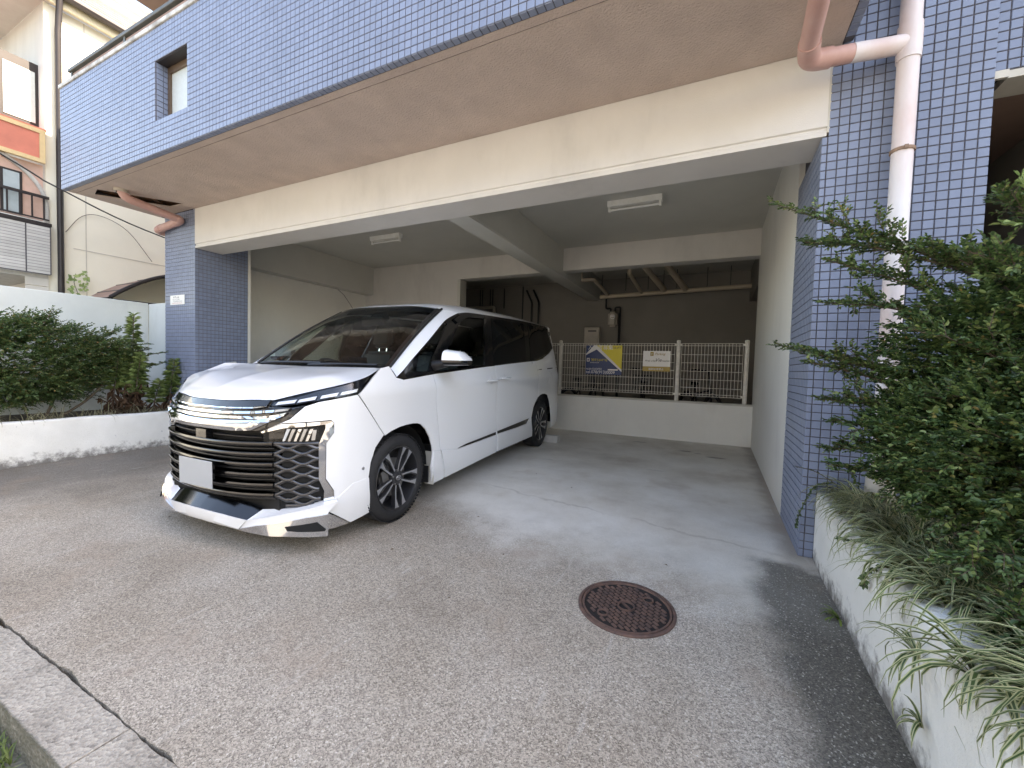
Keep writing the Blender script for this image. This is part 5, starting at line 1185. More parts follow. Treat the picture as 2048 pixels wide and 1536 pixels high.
# --- blank number plate
m = MB(); m.box(-.165, .165, -.858, -.852, .372, .537, bev=.002); m.build('number_plate', MT['plate'], car)
m = MB(); m.box(-.10, .10, -.8515, -.80, .40, .50); m.build('plate_bracket', MT['black'], car)
m = MB(); c = Vector(B_(1.068,.465,0)); nn = pnorm(1.068); m.lathe(c, (nn[0],nn[1],0), [(.0005,.0105),(.002,.010),(.002,.0001)], 14); m.build('parking_sensor', MT['alloy'], bumper[0], 30)
# --- door handles
def handle(s0, w0, pr):
    P, F = panel_geo([(s0-.075,w0+.034),(s0+.0,w0+.042),(s0+.075,w0+.034),(s0+.075,w0-.028),(s0,w0-.036),(s0-.075,w0-.028)], -.004, .002, .03, 0)
    for sg, q in ((1, pr[0]), (-1, pr[1])):
        V = []; Fh = []; n = 12
        for i in range(n+1):
            t = i/n; s = s0-.13+.26*t; k = math.sin(math.pi*(.06+.88*t))**.5
            for a in range(8):
                an = 2*math.pi*a/8; V.append(B_(s, w0+.016*k*math.sin(an), .034+.008*math.sin(math.pi*t)+.012*k*math.cos(an)))
        for i in range(n):
            for a in range(8): Fh.append((i*8+a, (i+1)*8+a, (i+1)*8+(a+1)%8, i*8+(a+1)%8))
        Fh += [tuple(range(7,-1,-1)), tuple(n*8+a for a in range(8))]
        if sg == -1: Fh = [f[::-1] for f in Fh]
        mesh_from('handle', [(v[0]*sg, v[1], v[2]) for v in V], Fh, PT, q, 60)
        D = MB(); c = Vector(B_(s0, w0, 0)); D.lathe((c.x*sg, c.y, c.z), (sg,0,0), [(.0006,.050),(.0016,.047),(.0016,.001)], 20); D.build('handle_recess', MT['paint'], q, 60)
handle(2.785, .970, door_f); handle(3.10, .986, door_s)
# --- door mirrors
def mirror_geo(part):
    V = []; F = []; n = 9
    for i in range(13):
        t = i/12; e = max(0, (t-.55)/.45); u = .955+.165*t; zt = 1.252-.018*t-.060*e**2; k = 1-.45*max(0,(t-.85)/.15)**2
        fr = .372+.05*t+.05*max(0,(t-.8)/.2)**2; bk = .545+.02*t
        hc = zt-1.168
        if part == 'cap': sec = [(bk,1.168+hc*.80),(bk-.02,1.168+hc*.96),((bk+fr)/2,zt),(fr+.045,1.168+hc*.93),(fr+.020,1.168+hc*.80),(fr+.008,1.168+hc*.58),(fr+.002,1.168+hc*.3),(fr,1.168),(bk,1.168)]
        else: sec = [(bk,1.1675),(bk-.03,1.1675),((bk+fr)/2,1.1675),(fr+.012,1.1675),(fr+.010,1.155),(fr+.016,1.138+.004*t),(fr+.035,1.126+.006*t),((bk+fr)/2,1.122+.008*t),(bk,1.124+.008*t)]
        V += [(u, y, z) for y, z in sec]
    for i in range(12):
        for q in range(n-1): F.append((i*n+q, (i+1)*n+q, (i+1)*n+q+1, i*n+q+1))
    F.append(tuple(range(n-1,-1,-1))); F.append(tuple(12*n+q for q in range(n)))
    return V, F
mir = both('mirror_housing', lambda: mirror_geo('low'), MT['gloss_black'], car, 50)
both('mirror_cap', lambda: mirror_geo('cap'), PT, mir, 60)
def marm():
    m = MB(); m.tube([(.83,.455,1.125),(.90,.46,1.135),(.95,.465,1.145)], [.045,.036,.03], 10); return m.v, m.f
both('mirror_arm', marm, MT['black'], mir, 50)
def mglass(): return [(.935,.5765,1.145),(1.105,.5905,1.15),(1.10,.5905,1.20),(.935,.5765,1.235)], [(3,2,1,0)]
both('mirror_glass', mglass, MT['chrome'], mir)
# --- wheels
WR = .316
def wheel(u, v, sg, name='wheel'):
    w = bpy.data.objects.new(name, None); COL.objects.link(w); w.parent = car; w.location = (u, v, WR); w.empty_display_size = .1
    # geometry in local frame: outward = +x*sg
    def bld(n, m, mat, sm=40): return mesh_from(n, [(x*sg, y, z) for x, y, z in m.v], m.f if sg == 1 else [f[::-1] for f in m.f], mat, w, sm)
    m = MB(); prof = [(-.205,.225),(-.205,.262),(-.190,.300),(-.165,.312),(-.12,.316),(-.085,.316),(-.040,.312),(-.016,.300),(-.002,.272),(.0,.255),(-.004,.236),(-.010,.229)]
    m.lathe((0,0,0), (1,0,0), prof, 64)
    for k in range(72):
        a = 2*math.pi*k/72; d = Vector((0,math.cos(a),math.sin(a))); t_ = Vector((0,-math.sin(a),math.cos(a)))
        m.obox(d*.3135+Vector((-.032,0,0)), Vector((.016,0,0)), t_*.0088, d*.0028)
    bld('tyre', m, MT['rubber'], 50)
    m = MB(); m.lathe((0,0,0), (1,0,0), [(-.010,.2295),(-.004,.226),(-.008,.219),(-.03,.213),(-.15,.205),(-.15,.01)], 64); rim = bld('rim', m, MT['alloy_dark'])
    for k in range(10):
        a = 2*math.pi*k/10+.12; tw = .16 if k%2 else -.16
        def pt(r, da, x): return (x, r*math.cos(a+da), r*math.sin(a+da))
        sp_ = MB(); F0 = []
        secs = [(.042,.16,-.022),(.10,.085,-.020),(.155,.075,-.016),(.200,.10,-.012),(.219,.13,-.010)]; vs = []
        for r, hw, x in secs:
            sh = tw*((r-.04)/.18)
            vs += [pt(r, sh-hw, x), pt(r, sh+hw, x), pt(r, sh+hw, x-.03), pt(r, sh-hw, x-.03)]
        fs = [(i*4+q_, i*4+(q_+1)%4, (i+1)*4+(q_+1)%4, (i+1)*4+q_) for i in range(4) for q_ in range(4)]+[(3,2,1,0),(16,17,18,19)]
        sp_.add(vs, fs); bld('spoke', sp_, MT['alloy_dark'], 30)
        f_ = MB(); vs = []
        for r, hw, x in secs:
            sh = tw*((r-.04)/.18); b1 = (-hw*.95, -hw*.95+max(.012/r, hw*(.45 if r < .19 else 1.5))) if k%2 else (hw*.95-max(.012/r, hw*(.45 if r < .19 else 1.5)), hw*.95)
            vs += [pt(r, sh+b1[0], x+.0015), pt(r, sh+b1[1], x+.0015)]
        f_.add(vs, [(i*2, i*2+1, i*2+3, i*2+2) for i in range(4)]); bld('spoke_face', f_, MT['alloy'])
    m = MB(); m.lathe((0,0,0), (1,0,0), [(-.05,.058),(-.018,.056),(-.014,.046),(-.014,.034),(-.008,.032),(-.006,.026),(-.006,.0005)], 32); bld('hub_cap', m, MT['alloy_dark'])
    m = MB(); 
    for rx, ry, cz in ((.024,.016,0),(.0085,.016,0),(.017,.0075,.006)):
        m.tube([(-.0045, rx*math.cos(t_), cz+ry*math.sin(t_)) for t_ in [2*math.pi*i/24 for i in range(25)]], .0016, 5, cap=False, up=(1,0,0))
    bld('hub_emblem', m, MT['alloy'])
    for k in range(5):
        a = 2*math.pi*k/5+.3; m = MB(); m.lathe((-.02, .050*math.cos(a), .050*math.sin(a)), (1,0,0), [(0,.008),(.008,.008),(.010,.005),(.010,.0005)], 8); bld('lug_nut', m, MT['steel'])
    m = MB(); m.lathe((0,0,0), (1,0,0), [(-.075,.138),(-.065,.138),(-.065,.06)], 40); bld('brake_disc', m, MT['steel'])
    m = MB(); m.obox((-.062,-.10,.02), (.022,0,0), (0,.03,.01), (0,-.012,.055)); bld('brake_caliper', m, MT['steel'])
for v in (.010, 2.972):
    for sg in (1, -1): wheel(.848*sg, v, sg)
# wheel wells and underbody
for v in (.010, 2.972):
    for sg in (1, -1):
        m = MB(); prof = [(.395*math.cos(a), .395*math.sin(a)) for a in [math.pi*i/16 for i in range(17)]]
        vs = [(sg*x, v+p[0]*(1.0), WR+p[1]*.98+.0) for x in (.800, .56) for p in prof]; fs = [(i, i+1, 17+i+1, 17+i) for i in range(16)]
        fs += [tuple(17+i for i in range(17))]; m.add(vs, fs); m.build('wheel_well', MT['matblack'], car, 60)
m = MB(); m.box(-.54, .54, -.70, 3.72, .17, .62); m.box(-.80, .80, .42, 2.55, .165, .30); m.build('underbody', MT['matblack'], car)
V = [(x*.80, v, .21) for v in (-.55,-.41) for x in (-1, 1)]
# sill bottom edge
panel('sill', [(1.855,.205),(1.86,.150),(2.018,.156),(3.028,.192),(4.085,.186),(4.02,.235)], PT, off=-.012, thick=.05, gap=0, step=.06)
both('mud_guard', lambda: (lambda m: (m.v, m.f))(MB().box(.76,.846,.436,.442,.15,.42)), MT['stone_light'], car)
# --- cabin
m = MB(); prof = [(-.02,1.075),(.12,1.088),(.30,1.085),(.44,1.055),(.50,.98),(.50,.70),(-.02,.70)]
m.prism(prof, (-.76,0,0), (0,1,0), (0,0,1), (1.52,0,0)); dash = m.build('dashboard', MT['interior'], car, 40)
m = MB(); m.obox((.02,.42,1.125), (.13,0,0), (0,.012,0), (0,-.01,.05)); m.build('display_screen', MT['gloss_black'], dash)
m = MB(); m.obox((-.37,.36,1.11), (.19,0,0), (0,.09,0), (0,.0,.028)); m.build('instrument_hood', MT['interior'], dash)
m = MB(); cc = Vector((-.37,.60,1.045)); ax_ = Vector((0,.55,.83)).normalized(); e1 = Vector((1,0,0)); e2 = ax_.cross(e1)
m.tube([cc+e1*.185*math.cos(a)+e2*.185*math.sin(a) for a in [2*math.pi*i/32 for i in range(33)]], .016, 8, cap=False)
m.obox(cc-ax_*.02, e1*.17, e2*.025, ax_*.012); m.obox(cc-ax_*.03-e2*.09, e1*.02, e2*.09, ax_*.012); m.build('steering_wheel', MT['black'], car, 50)
def seat(u, v, w=.24):
    s_ = bpy.data.objects.new('seat', None); COL.objects.link(s_); s_.parent = car; s_.location = (u, v, .45)
    def rb(n, c, hx, hy, hz, tilt, bev, mat='seat'):
        bm = bmesh.new(); bmesh.ops.create_cube(bm, size=2)
        for q in bm.verts: q.co = (q.co.x*hx, q.co.y*hy, q.co.z*hz)
        bmesh.ops.bevel(bm, geom=list(bm.edges), offset=bev, segments=3, affect='EDGES'); m = MB(); m.bm(bm, 0, Matrix.Translation(c) @ Matrix.Rotation(tilt, 4, 'X')); return m.build(n, MT[mat], s_, 60)
    rb('cushion', (0,.0,.10), w, .25, .09, math.radians(6), .05); rb('backrest', (0,.30,.46), w*.95, .07, .34, math.radians(-14), .05); rb('headrest', (0,.41,.93), .13, .055, .10, math.radians(-10), .04)
    for dx in (-.05,.05):
        m = MB(); m.tube([(dx,.385,.77),(dx,.40,.87)], .007, 6); m.build('headrest_post', MT['chrome'], s_)
for u in (-.37, .37): seat(u, .82)
for u in (-.42, .42): seat(u, 1.85, .23)
seat(-.45, 2.75, .22); seat(.45, 2.75, .22)
m = MB(); m.box(-.79, .79, .50, 3.6, .40, .46); m.build('cabin_floor', MT['interior'], car)
panel('door_trim', [(1.9,1.06),(2.9,1.09),(2.9,.5),(1.9,.5)], MT['interior'], off=-.06, thick=.01, gap=0, step=.15)
panel('door_trim', [(2.95,1.12),(5.0,1.3),(5.0,.5),(2.95,.5)], MT['interior'], off=-.06, thick=.01, gap=0, step=.2)
m = MB(); m.box(-.70,.70,3.66,3.68,.5,1.2); m.build('tail_trim', MT['interior'], car)
# ---------------------------------------------------------------- plants
def unit(a): return a/np.maximum(1e-9, np.linalg.norm(a, axis=-1, keepdims=True))
def leaves_mesh(name, pos_, dirs, up, length, width, mat, parent, fold=.25, shape='oval', curl=.15):
    """many small folded leaves as one mesh; arrays (n,3), sizes (n,)"""
    off = ORG.get(parent)
    n = len(pos_); d = unit(dirs); sd_ = unit(np.cross(d, up)); nr = np.cross(sd_, d); L = length[:, None]; W = width[:, None]
    P = pos_-np.array(off)[None, :] if off is not None else pos_
    mid = P+d*L*.5-nr*0
    b0 = P; tip = P+d*L-nr*L*curl
    if shape == 'oval':
        l1 = P+d*L*.28+sd_*W*.46+nr*W*fold; l2 = P+d*L*.68+sd_*W*.42+nr*W*fold*.8; r1 = P+d*L*.28-sd_*W*.46+nr*W*fold; r2 = P+d*L*.68-sd_*W*.42+nr*W*fold*.8
        V = np.stack([b0, l1, l2, tip, r2, r1], 1).reshape(-1, 3); idx = np.arange(n)[:, None]*6
        F = np.concatenate([idx+np.array([[0,3,2,1]]), idx+np.array([[0,5,4,3]])], 1).reshape(-1, 4); k = 4
    else:
        l1 = P+d*L*.45+sd_*W*.5+nr*W*fold; r1 = P+d*L*.45-sd_*W*.5+nr*W*fold
        V = np.stack([b0, l1, tip, r1], 1).reshape(-1, 3); idx = np.arange(n)[:, None]*4; F = (idx+np.array([[0,3,2,1]])).reshape(-1, 4)
    me = bpy.data.meshes.new(name); me.vertices.add(len(V)); me.vertices.foreach_set('co', V.astype(np.float32).ravel())
    me.loops.add(F.size); me.loops.foreach_set('vertex_index', F.astype(np.int32).ravel()); me.polygons.add(len(F))
    me.polygons.foreach_set('loop_start', (np.arange(len(F))*4).astype(np.int32)); me.update(calc_edges=True); me.validate()
    o = link_mesh(name, me, mat, parent); return o
class Twigs:
    def __init__(s): s.p = []; s.d = []; s.u = []; s.l = []; s.w = []; s.sticks = MB()
    def twig(s, a, b, n, L=.018, W=.010, stick=.0016, droop=0):
        a = np.array(a, float); b = np.array(b, float); ax = b-a; ln = np.linalg.norm(ax); ax = ax/ln
        sd_ = np.cross(ax, [0,0,1]); sd_ = sd_/max(1e-6, np.linalg.norm(sd_)); up = np.cross(sd_, ax)
        for i in range(n):
            t = (i+.6)/n; p = a+(b-a)*t; ph = RNG.uniform(-.9, .9)+(0 if i%2 else math.pi)
            r = sd_*math.cos(ph)+up*math.sin(ph)*.75; d = r*RNG.uniform(.7,1.1)+ax*RNG.uniform(.5,1.1)+np.array([0,0,RNG.uniform(-.1,.35)])
            s.p.append(p); s.d.append(d); s.u.append(up+RNG.normal(0,.35,3)); k = RNG.uniform(.75,1.25)*(1 if t < .8 else .8); s.l.append(L*k); s.w.append(W*k)
        s.p.append(b); s.d.append(ax); s.u.append(up); s.l.append(L*.8); s.w.append(W*.7)
        if stick: s.sticks.tube([tuple(a), tuple(b)], [stick, stick*.5], 4, cap=False)
    def build(s, parent, mat, shape='oval', name='foliage', fold=.25):
        o = leaves_mesh(name, np.array(s.p), np.array(s.d), np.array(s.u), np.array(s.l), np.array(s.w), mat, parent, fold, shape); 
        if s.sticks.v: s.sticks.build('twigs', MT['wood'], parent)
        return o
def bough(T, pts, ntw, tl, nl, L, W, r0=.006, flat=.6, parent=None, name='branch', sub=True):
    P = smoothpath(pts, 8); m = MB(); n = len(P); m.tube([tuple(p) for p in P], [r0*(1-.8*i/n)+.0008 for i in range(n)], 6)
    m.build(name, MT['wood'], parent, 60)
    for k in range(ntw):
        t = .12+.88*(k+RNG.uniform(0,1))/ntw; i = min(n-2, int(t*(n-1))); p = P[i].lerp(P[i+1], t*(n-1)-i); ax = (P[i+1]-P[i]).normalized()
        sd_ = ax.cross(Vector((0,0,1))).normalized(); up = sd_.cross(ax); side = 1 if k%2 else -1
        d = (sd_*side*RNG.uniform(.4,1)+up*RNG.uniform(-.35,.8)*flat+ax*RNG.uniform(.5,1.3)).normalized(); ln = tl*(1.1-.75*t)*RNG.uniform(.6,1.3)
        T.twig(p, p+d*ln, max(4, int(nl*ln/tl)), L, W)
        if sub and k%5 == 0 and t < .8:     # side shoot with its own twigs
            d2 = (sd_*side*RNG.uniform(.5,1)+Vector((0,0,1))*RNG.uniform(-.3,.9)+ax*RNG.uniform(.3,1)).normalized(); e = p+d2*RNG.uniform(.10,.20)*(1.15-.6*t)
            m2 = T.sticks; m2.tube([tuple(p), tuple(e)], [.0022,.001], 4, cap=False)
            for q in range(7):
                a = p.lerp(e, .2+.8*q/7); d3 = (d2+Vector(RNG.normal(0,.7,3))).normalized(); T.twig(a, a+d3*tl*RNG.uniform(.3,.6), int(nl*.5), L*RNG.uniform(.7,1.15), W)
# --- big shrub in the right planter
sh = thing('shrub', (1.15, 2.2, .37), 'large small-leaved evergreen shrub in the right planter in front of the downpipe', 'shrub')
T = Twigs()
for b_, mid, tip, k in [((1.15,2.35,1.45),(.72,2.50,1.74),(.245,2.55,2.0),44),((1.1,2.4,1.5),(.68,2.5,1.72),(.385,2.5,1.80),40),((1.1,2.35,1.3),(.75,2.45,1.55),(.46,2.48,1.67),34),
    ((1.15,2.35,1.2),(.75,2.42,1.42),(.485,2.45,1.475),32),((1.1,2.3,.95),(.65,2.4,1.16),(.305,2.42,1.275),44),((1.1,2.3,.9),(.7,2.4,1.1),(.40,2.42,1.22),30),((1.05,2.3,.8),(.7,2.36,.98),(.455,2.4,1.05),30),
    ((1.05,2.25,.7),(.72,2.34,.80),(.475,2.4,.80),34),((1.05,2.2,.65),(.75,2.3,.70),(.52,2.35,.70),34),((1.1,2.25,.7),(.74,2.3,.90),(.50,2.34,.92),30),
    ((1.25,2.3,1.4),(1.1,2.3,1.7),(.98,2.3,1.86),30),((1.35,2.2,1.5),(1.15,2.15,1.9),(1.02,2.15,2.12),30),((1.3,2.2,1.5),(1.2,2.2,1.8),(1.08,2.15,1.98),26),((1.3,2.3,1.2),(1.0,2.35,1.52),(.80,2.4,1.72),34),
    ((1.2,2.0,1.0),(.9,2.05,1.2),(.66,2.1,1.30),32),((1.2,1.9,.9),(.9,1.95,1.05),(.68,2.0,1.06),32),((1.2,1.9,1.2),(.98,2.0,1.45),(.80,2.05,1.58),32),((1.1,1.8,.75),(.85,1.85,.83),(.66,1.9,.80),32),
    ((1.1,1.7,.62),(.85,1.72,.62),(.66,1.75,.55),28),((1.1,1.6,.6),(.85,1.6,.55),(.70,1.62,.42),24),((1.1,1.5,.6),(.86,1.48,.55),(.72,1.46,.44),26)]:
    bough(T, [b_, mid, tip+() if False else tuple(np.array(tip)+RNG.normal(0,.012,3))], int(k*1.5), .13, 16, .022, .0125, parent=sh)
for b_, tip in [((1.0,2.3,.38),(1.15,2.35,1.2)),((1.2,2.2,.38),(1.25,2.25,1.4)),((1.05,1.9,.38),(1.15,1.95,1.0))]:
    m = MB(); m.tube(smoothpath([b_, (Vector(b_)+Vector(tip))/2+Vector((.05,0,0)), tip], 6), .014, 8); m.build('trunk', MT['wood'], sh, 60)
for (c, r, cnt) in [((.95,2.25,.86),(.30,.38,.28),800),((1.02,2.35,1.22),(.34,.32,.26),600),((1.32,2.25,1.12),(.52,.55,.55),2000),((1.10,2.05,.86),(.42,.50,.36),1500),((1.30,1.62,.72),(.42,.38,.34),900),((1.45,1.9,1.35),(.45,.5,.45),700)]:
    for k in range(cnt):
        v = RNG.normal(0,1,3); v /= np.linalg.norm(v); v[0] -= .35; v[1] -= .30; v /= np.linalg.norm(v); rr = RNG.uniform(.72,1.03); p = np.array(c)+v*np.array(r)*rr
        if p[2] < .46: continue
        d = v*np.array([1,1,.5])+RNG.normal(0,.45,3)+np.array([-.25,-.1,.12]); d /= np.linalg.norm(d)
        T.twig(p, p+d*RNG.uniform(.06,.13), RNG.integers(8,15), .022, .0125, .0012 if k%3 == 0 else 0)
T.build(sh, MT['leaf'])
# --- broad-leaved seedling twig at the frame's right edge
sl = thing('sapling', (1.25, 2.1, 1.3), 'bright green leafy shoot rising above the right shrub', 'plant'); T = Twigs()
for a, mid, b_ in [((1.12,2.1,1.35),(1.02,2.08,1.62),(.93,2.1,1.84)),((1.12,2.05,1.5),(1.04,2.0,1.62),(.86,2.02,1.66)),((1.15,2.05,1.6),(1.05,2.0,1.75),(.98,2.0,1.80)),((1.10,2.1,1.4),(.98,2.1,1.50),(.84,2.1,1.50)),((1.05,2.05,2.1),(1.0,2.0,2.13),(.955,2.0,2.14))]:
    P = smoothpath([a, mid, b_], 5); m = MB(); m.tube([tuple(p) for p in P], .003, 5); m.build('stem', MT['leaf_weed'], sl)
    for p, q in zip(P[2:], P[3:]): T.twig(p, q, 3, .040, .019, 0)
T.build(sl, MT['leaf_weed'], name='leaves')
# --- blades
def blade(M_, p, az, L, W, bend, lean=.5, seg=7, variegated=True, twist=0):
    """arching strap leaf; three strips across"""
    p = Vector(p); h = Vector((math.cos(az), math.sin(az), 0)); sd_ = Vector((-math.sin(az), math.cos(az), 0)); a = math.pi/2-lean; pts = [p]; q = p.copy()
    for i in range(seg):
        q = q+(h*math.cos(a)+Vector((0,0,1))*math.sin(a))*(L/seg); pts.append(q.copy()); a -= bend/seg*(1+.6*i/seg)
    vs = []; n = 4 if variegated else 2
    for i, q in enumerate(pts):
        k = (1-(i/seg)**2.2)*.5*W+.0004; s2 = (sd_+Vector((0,0,1))*twist*math.sin(i)).normalized()
        if variegated: vs += [q-s2*k, q-s2*k*.45-Vector((0,0,.15*k)), q+s2*k*.45-Vector((0,0,.15*k)), q+s2*k]
        else: vs += [q-s2*k, q+s2*k]
    for i in range(seg):
        for j in range(n-1):
            pass
    fs = [(i*n+j, i*n+j+1, (i+1)*n+j+1, (i+1)*n+j) for i in range(seg) for j in range(n-1)]
    b = len(M_.v); M_.v += [tuple(v) for v in vs]; M_.f += [tuple(b+x for x in f) for f in fs]; M_.mi += [(1 if j != 1 else 0) if variegated else 0 for i in range(seg) for j in range(n-1)]
G_ = MB()
for k in range(74):
    y = 1.05+1.98*(k/74)+RNG.uniform(-.04,.04); x = RNG.choice([.735,.77,.84,.95])+RNG.uniform(-.03,.03); nb = 17
    for i in range(nb):
        az = RNG.normal(math.pi-.25, 1.0) if RNG.random() < .72 else RNG.uniform(0, 6.28)
        blade(G_, (x+RNG.uniform(-.02,.02), y+RNG.uniform(-.02,.02), .375), az, RNG.uniform(.22,.40), RNG.uniform(.011,.018), RNG.uniform(1.6,3.2), RNG.uniform(.15,.75), seg=8)
o = G_.build('striped_grass', [MT['blade'], MT['blade_edge']], smooth=60, base=(.8,2,.37)); stuff(o); tag(o, 'cream-striped strap-leaved grass spilling over the right planter wall', 'grass')
def tuft(name, p, n, L, label, az0=math.pi, spread=1.6, bend=(1.6,3.0), W=.010, mats=('blade','blade_edge'), cat='plant', var=True):
    t_ = thing(name, p, label, cat); M_ = MB()
    for i in range(n): blade(M_, p, az0+RNG.uniform(-spread,spread), L*RNG.uniform(.6,1.1), W*RNG.uniform(.8,1.2), RNG.uniform(*bend), RNG.uniform(.3,1.1), variegated=var)
    M_.build('blades', [MT[q] for q in mats], t_, 60); return t_
tuft('spider_plant', (.575,1.60,.30), 13, .20, 'striped plantlet hanging on the right planter wall, larger of the two lower ones')
tuft('spider_plant', (.575,1.55,.13), 9, .11, 'small striped plantlet hanging lowest on the right planter wall')
tuft('spider_plant', (.60,1.36,.40), 14, .30, 'striped tuft with long arching leaves at the near end of the right planter wall', W=.015)
tuft('weed_tuft', (.572,2.38,-.012), 12, .11, 'small green weed at the foot of the right planter wall', mats=('grass','grass'), var=False)
m = MB(); m.tube(smoothpath([(.62,1.72,.40),(.575,1.66,.36),(.575,1.60,.30),(.577,1.57,.2),(.575,1.55,.14)], 5), .0016, 4)
tag(m.build('plant_runner', MT['blade_dry'], base=(.6,1.6,.4)), 'thin runner carrying plantlets down the right planter wall', 'plant')
# trailing oval-leaved sprig over the wall and one beside the column
def sprig(pts, label, n, L=.022, W=.014):
    t_ = thing('trailing_sprig', pts[0], label, 'plant'); P = smoothpath(pts, 6); m = MB(); m.tube([tuple(p) for p in P], .0022, 5); m.build('stem', MT['wood'], t_)
    T = Twigs()
    for p, q in zip(P, P[1:]): T.twig(p, q, n, L, W, 0)
    T.build(t_, MT['leaf'], name='leaves')
sprig([(.80,1.95,.46),(.66,2.12,.45),(.585,2.28,.40),(.56,2.40,.36)], 'oval-leaved sprig trailing over the right planter wall', 3)
sprig([(.70,2.0,.44),(.60,1.98,.42),(.565,2.02,.36),(.565,2.05,.30)], 'shorter oval-leaved sprig hanging over the right planter wall', 3)
sprig([(.66,3.0,.50),(.575,3.02,.46),(.53,3.02,.36),(.50,3.02,.26),(.49,3.02,.20)], 'dark sprig hanging down the corner of the right tiled column', 3, .02, .014)
sprig([(.66,2.98,.50),(.56,2.96,.56),(.46,2.95,.58)], 'thin sprig reaching across the right tiled column corner', 2, .014, .008)

# --- left planter: dense shrub, goldenrods, dead weeds, grass
ls = thing('shrub', (-6.95, 1.75, .36), 'dense dark green shrub with layered twigs in the left planter before the boundary wall', 'shrub'); T = Twigs()
for k in range(30):
    y = .75+1.75*(k/29)+RNG.uniform(-.1,.1); z = RNG.uniform(.75,1.45); tip = (-6.75+RNG.uniform(-.35,.45), y+RNG.uniform(.1,.55), z+RNG.uniform(-.02,.22))
    bough(T, [(-7.0,y-.25,z-.35),(-6.9,y,z-.08),tip], 46, .17, 15, .028, .015, .005, .35, ls)
for k in range(3600):
    v = RNG.normal(0,1,3); v /= np.linalg.norm(v); v[0] += .4; v /= np.linalg.norm(v); p = np.array((-6.98,1.62,1.02))+v*np.array((.50,.98,.50))*RNG.uniform(.7,1.03)
    if p[2] < .46 or p[0] < -7.62: continue
    d = v*np.array([1,1,.25])+RNG.normal(0,.4,3)+np.array([.15,.3,.1]); d /= np.linalg.norm(d); T.twig(p, p+d*RNG.uniform(.08,.16), RNG.integers(9,15), .028, .015, .0014 if k%4 == 0 else 0)
T.build(ls, MT['leaf_dark'])
for b_, tip in [((-6.95,1.5,.36),(-6.9,1.4,1.1)),((-6.9,1.9,.36),(-6.85,2.0,1.0)),((-6.9,2.0,.36),(-6.75,2.35,.75))]:
    m = MB(); m.tube(smoothpath([b_, (Vector(b_)+Vector(tip))/2+Vector((0,.04,0)), tip], 5), .014, 7); m.build('trunk', MT['wood'], ls, 60)
def goldenrod(p, h, label, lean=(0,0), dry=.35):
    t_ = thing('goldenrod', p, label, 'plant'); p = Vector(p); top = p+Vector((lean[0], lean[1], h)); P = smoothpath([p, p.lerp(top,.5)+Vector((lean[0]*-.15,0,0)), top], 8); m = MB(); m.tube([tuple(q) for q in P], .006, 6); m.build('stem', MT['wood'], t_, 60)
    for nm, mat, lo, hi, dens in (('leaves','leaf_weed',dry,1.0,400),('dry_leaves','leaf_dry',.08,dry+.1,90)):
        pp = []; dd = []; uu = []; ll = []; ww = []
        for k in range(int(dens*h*(hi-lo))):
            t = RNG.uniform(lo,hi); i = min(len(P)-2, int(t*(len(P)-1))); q = P[i].lerp(P[i+1], t*(len(P)-1)-i); a = k*2.4; sz = .17*(1.15-.70*t)*RNG.uniform(.7,1.1)
            pp.append(q); dd.append((math.cos(a), math.sin(a), (.35+.9*max(0,t-.8)*4) if nm == 'leaves' else -.9)); uu.append((0,0,1)); ll.append(sz); ww.append(sz*.105)
        leaves_mesh(nm, np.array(pp, float), np.array(dd, float), np.array(uu, float)+RNG.normal(0,.15,(len(pp),3)), np.array(ll), np.array(ww), MT[mat], t_, .2, 'oval', .35)
goldenrod((-6.75,2.62,.36), 1.30, 'tallest goldenrod weed in front of the boundary wall', (-.02,.05))
goldenrod((-6.62,2.60,.36), .78, 'middle goldenrod weed beside the tallest one', (.10,.04))
goldenrod((-6.72,2.42,.36), .95, 'goldenrod weed half hidden by the left shrub', (-.02,.10))
goldenrod((-6.58,2.95,.36), .72, 'short goldenrod weed against the left tiled column', (.05,.06))
goldenrod((-6.60,2.78,.36), .45, 'shortest goldenrod weed near the planter edge', (.12,.05))
dw = thing('withered_weed', (-6.72,2.5,.36), 'brown withered weed below the goldenrods in the left planter', 'plant'); pp = []; dd = []
m = MB()
for k in range(9):
    a = RNG.uniform(0,6.28); q = Vector((-6.70,2.52,.38)); e = q+Vector((.22*math.cos(a), .26*math.sin(a), RNG.uniform(.15,.42))); m.tube([tuple(q), tuple(q.lerp(e,.5)+Vector((0,0,.06))), tuple(e)], .004, 5)
    for i in range(26): t = RNG.uniform(.3,1); pp.append(q.lerp(e,t)); dd.append(RNG.normal(0,1,3)+np.array([0,0,-1.2]))
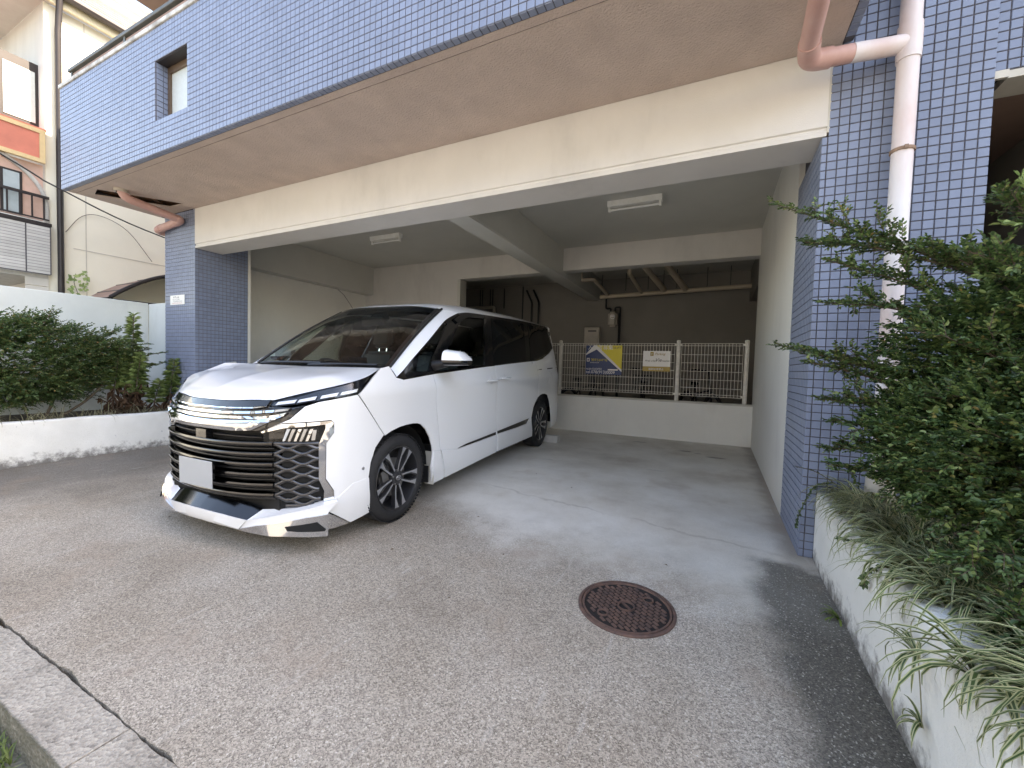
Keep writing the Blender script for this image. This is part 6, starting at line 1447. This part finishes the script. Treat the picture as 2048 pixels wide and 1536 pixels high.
m.build('stems', MT['leaf_dry'], dw); k = len(pp); leaves_mesh('leaves', np.array(pp, float), np.array(dd), RNG.normal(0,1,(k,3)), RNG.uniform(.05,.10,k), RNG.uniform(.015,.03,k), MT['leaf_dry'], dw)
G_ = MB()
for k in range(60):
    y = RNG.uniform(.8,3.0); x = -6.44+RNG.uniform(-.10,.05)
    for i in range(6): blade(G_, (x+RNG.uniform(-.03,.03), y+RNG.uniform(-.03,.03), .36), RNG.normal(0,1.2), RNG.uniform(.14,.34), .008, RNG.uniform(.8,2.8), RNG.uniform(.1,.9), seg=5, variegated=False)
o = G_.build('planter_grass', MT['blade_dry'], smooth=60, base=(-6.4,2,.36)); stuff(o); tag(o, 'pale straggly grass along the rim of the left planter', 'grass')
G_ = MB()
for k in range(420):
    x = RNG.uniform(-3.4,-1.5); y = RNG.uniform(.33,.455) if RNG.random() < .8 else RNG.uniform(.28,.4)
    if math.sin(x*5)+math.sin(x*13+1) < -.5: continue
    for i in range(4): blade(G_, (x+RNG.uniform(-.015,.015), y, -.165), RNG.uniform(0,6.28), RNG.uniform(.03,.10), .004, RNG.uniform(.5,2), RNG.uniform(.1,.9), seg=3, variegated=False)
o = G_.build('verge_grass', MT['grass'], smooth=60, base=(-2,.4,-.16)); stuff(o); tag(o, 'tufts of grass in the gutter below the kerb', 'grass')
# fallen leaves and grit on the concrete
pp = []; n = 26
lf = MB()
for k in range(n):
    x = RNG.uniform(-5.8,.5); y = RNG.uniform(.8,6.2); s_ = RNG.uniform(.006,.014); a = RNG.uniform(0,6.3); z = gz(y)+.004
    lf.add([(x+s_*math.cos(a),y+s_*math.sin(a),z),(x-s_*.5*math.sin(a),y+s_*.5*math.cos(a),z+.004),(x-s_*math.cos(a),y-s_*math.sin(a),z),(x+s_*.5*math.sin(a),y-s_*.5*math.cos(a),z+.003)], [(0,1,2,3)])
o = lf.build('leaf_litter', MT['leaf_dry'], base=(-2,2,0)); stuff(o); tag(o, 'scattered bits of dry leaf on the concrete', 'litter')
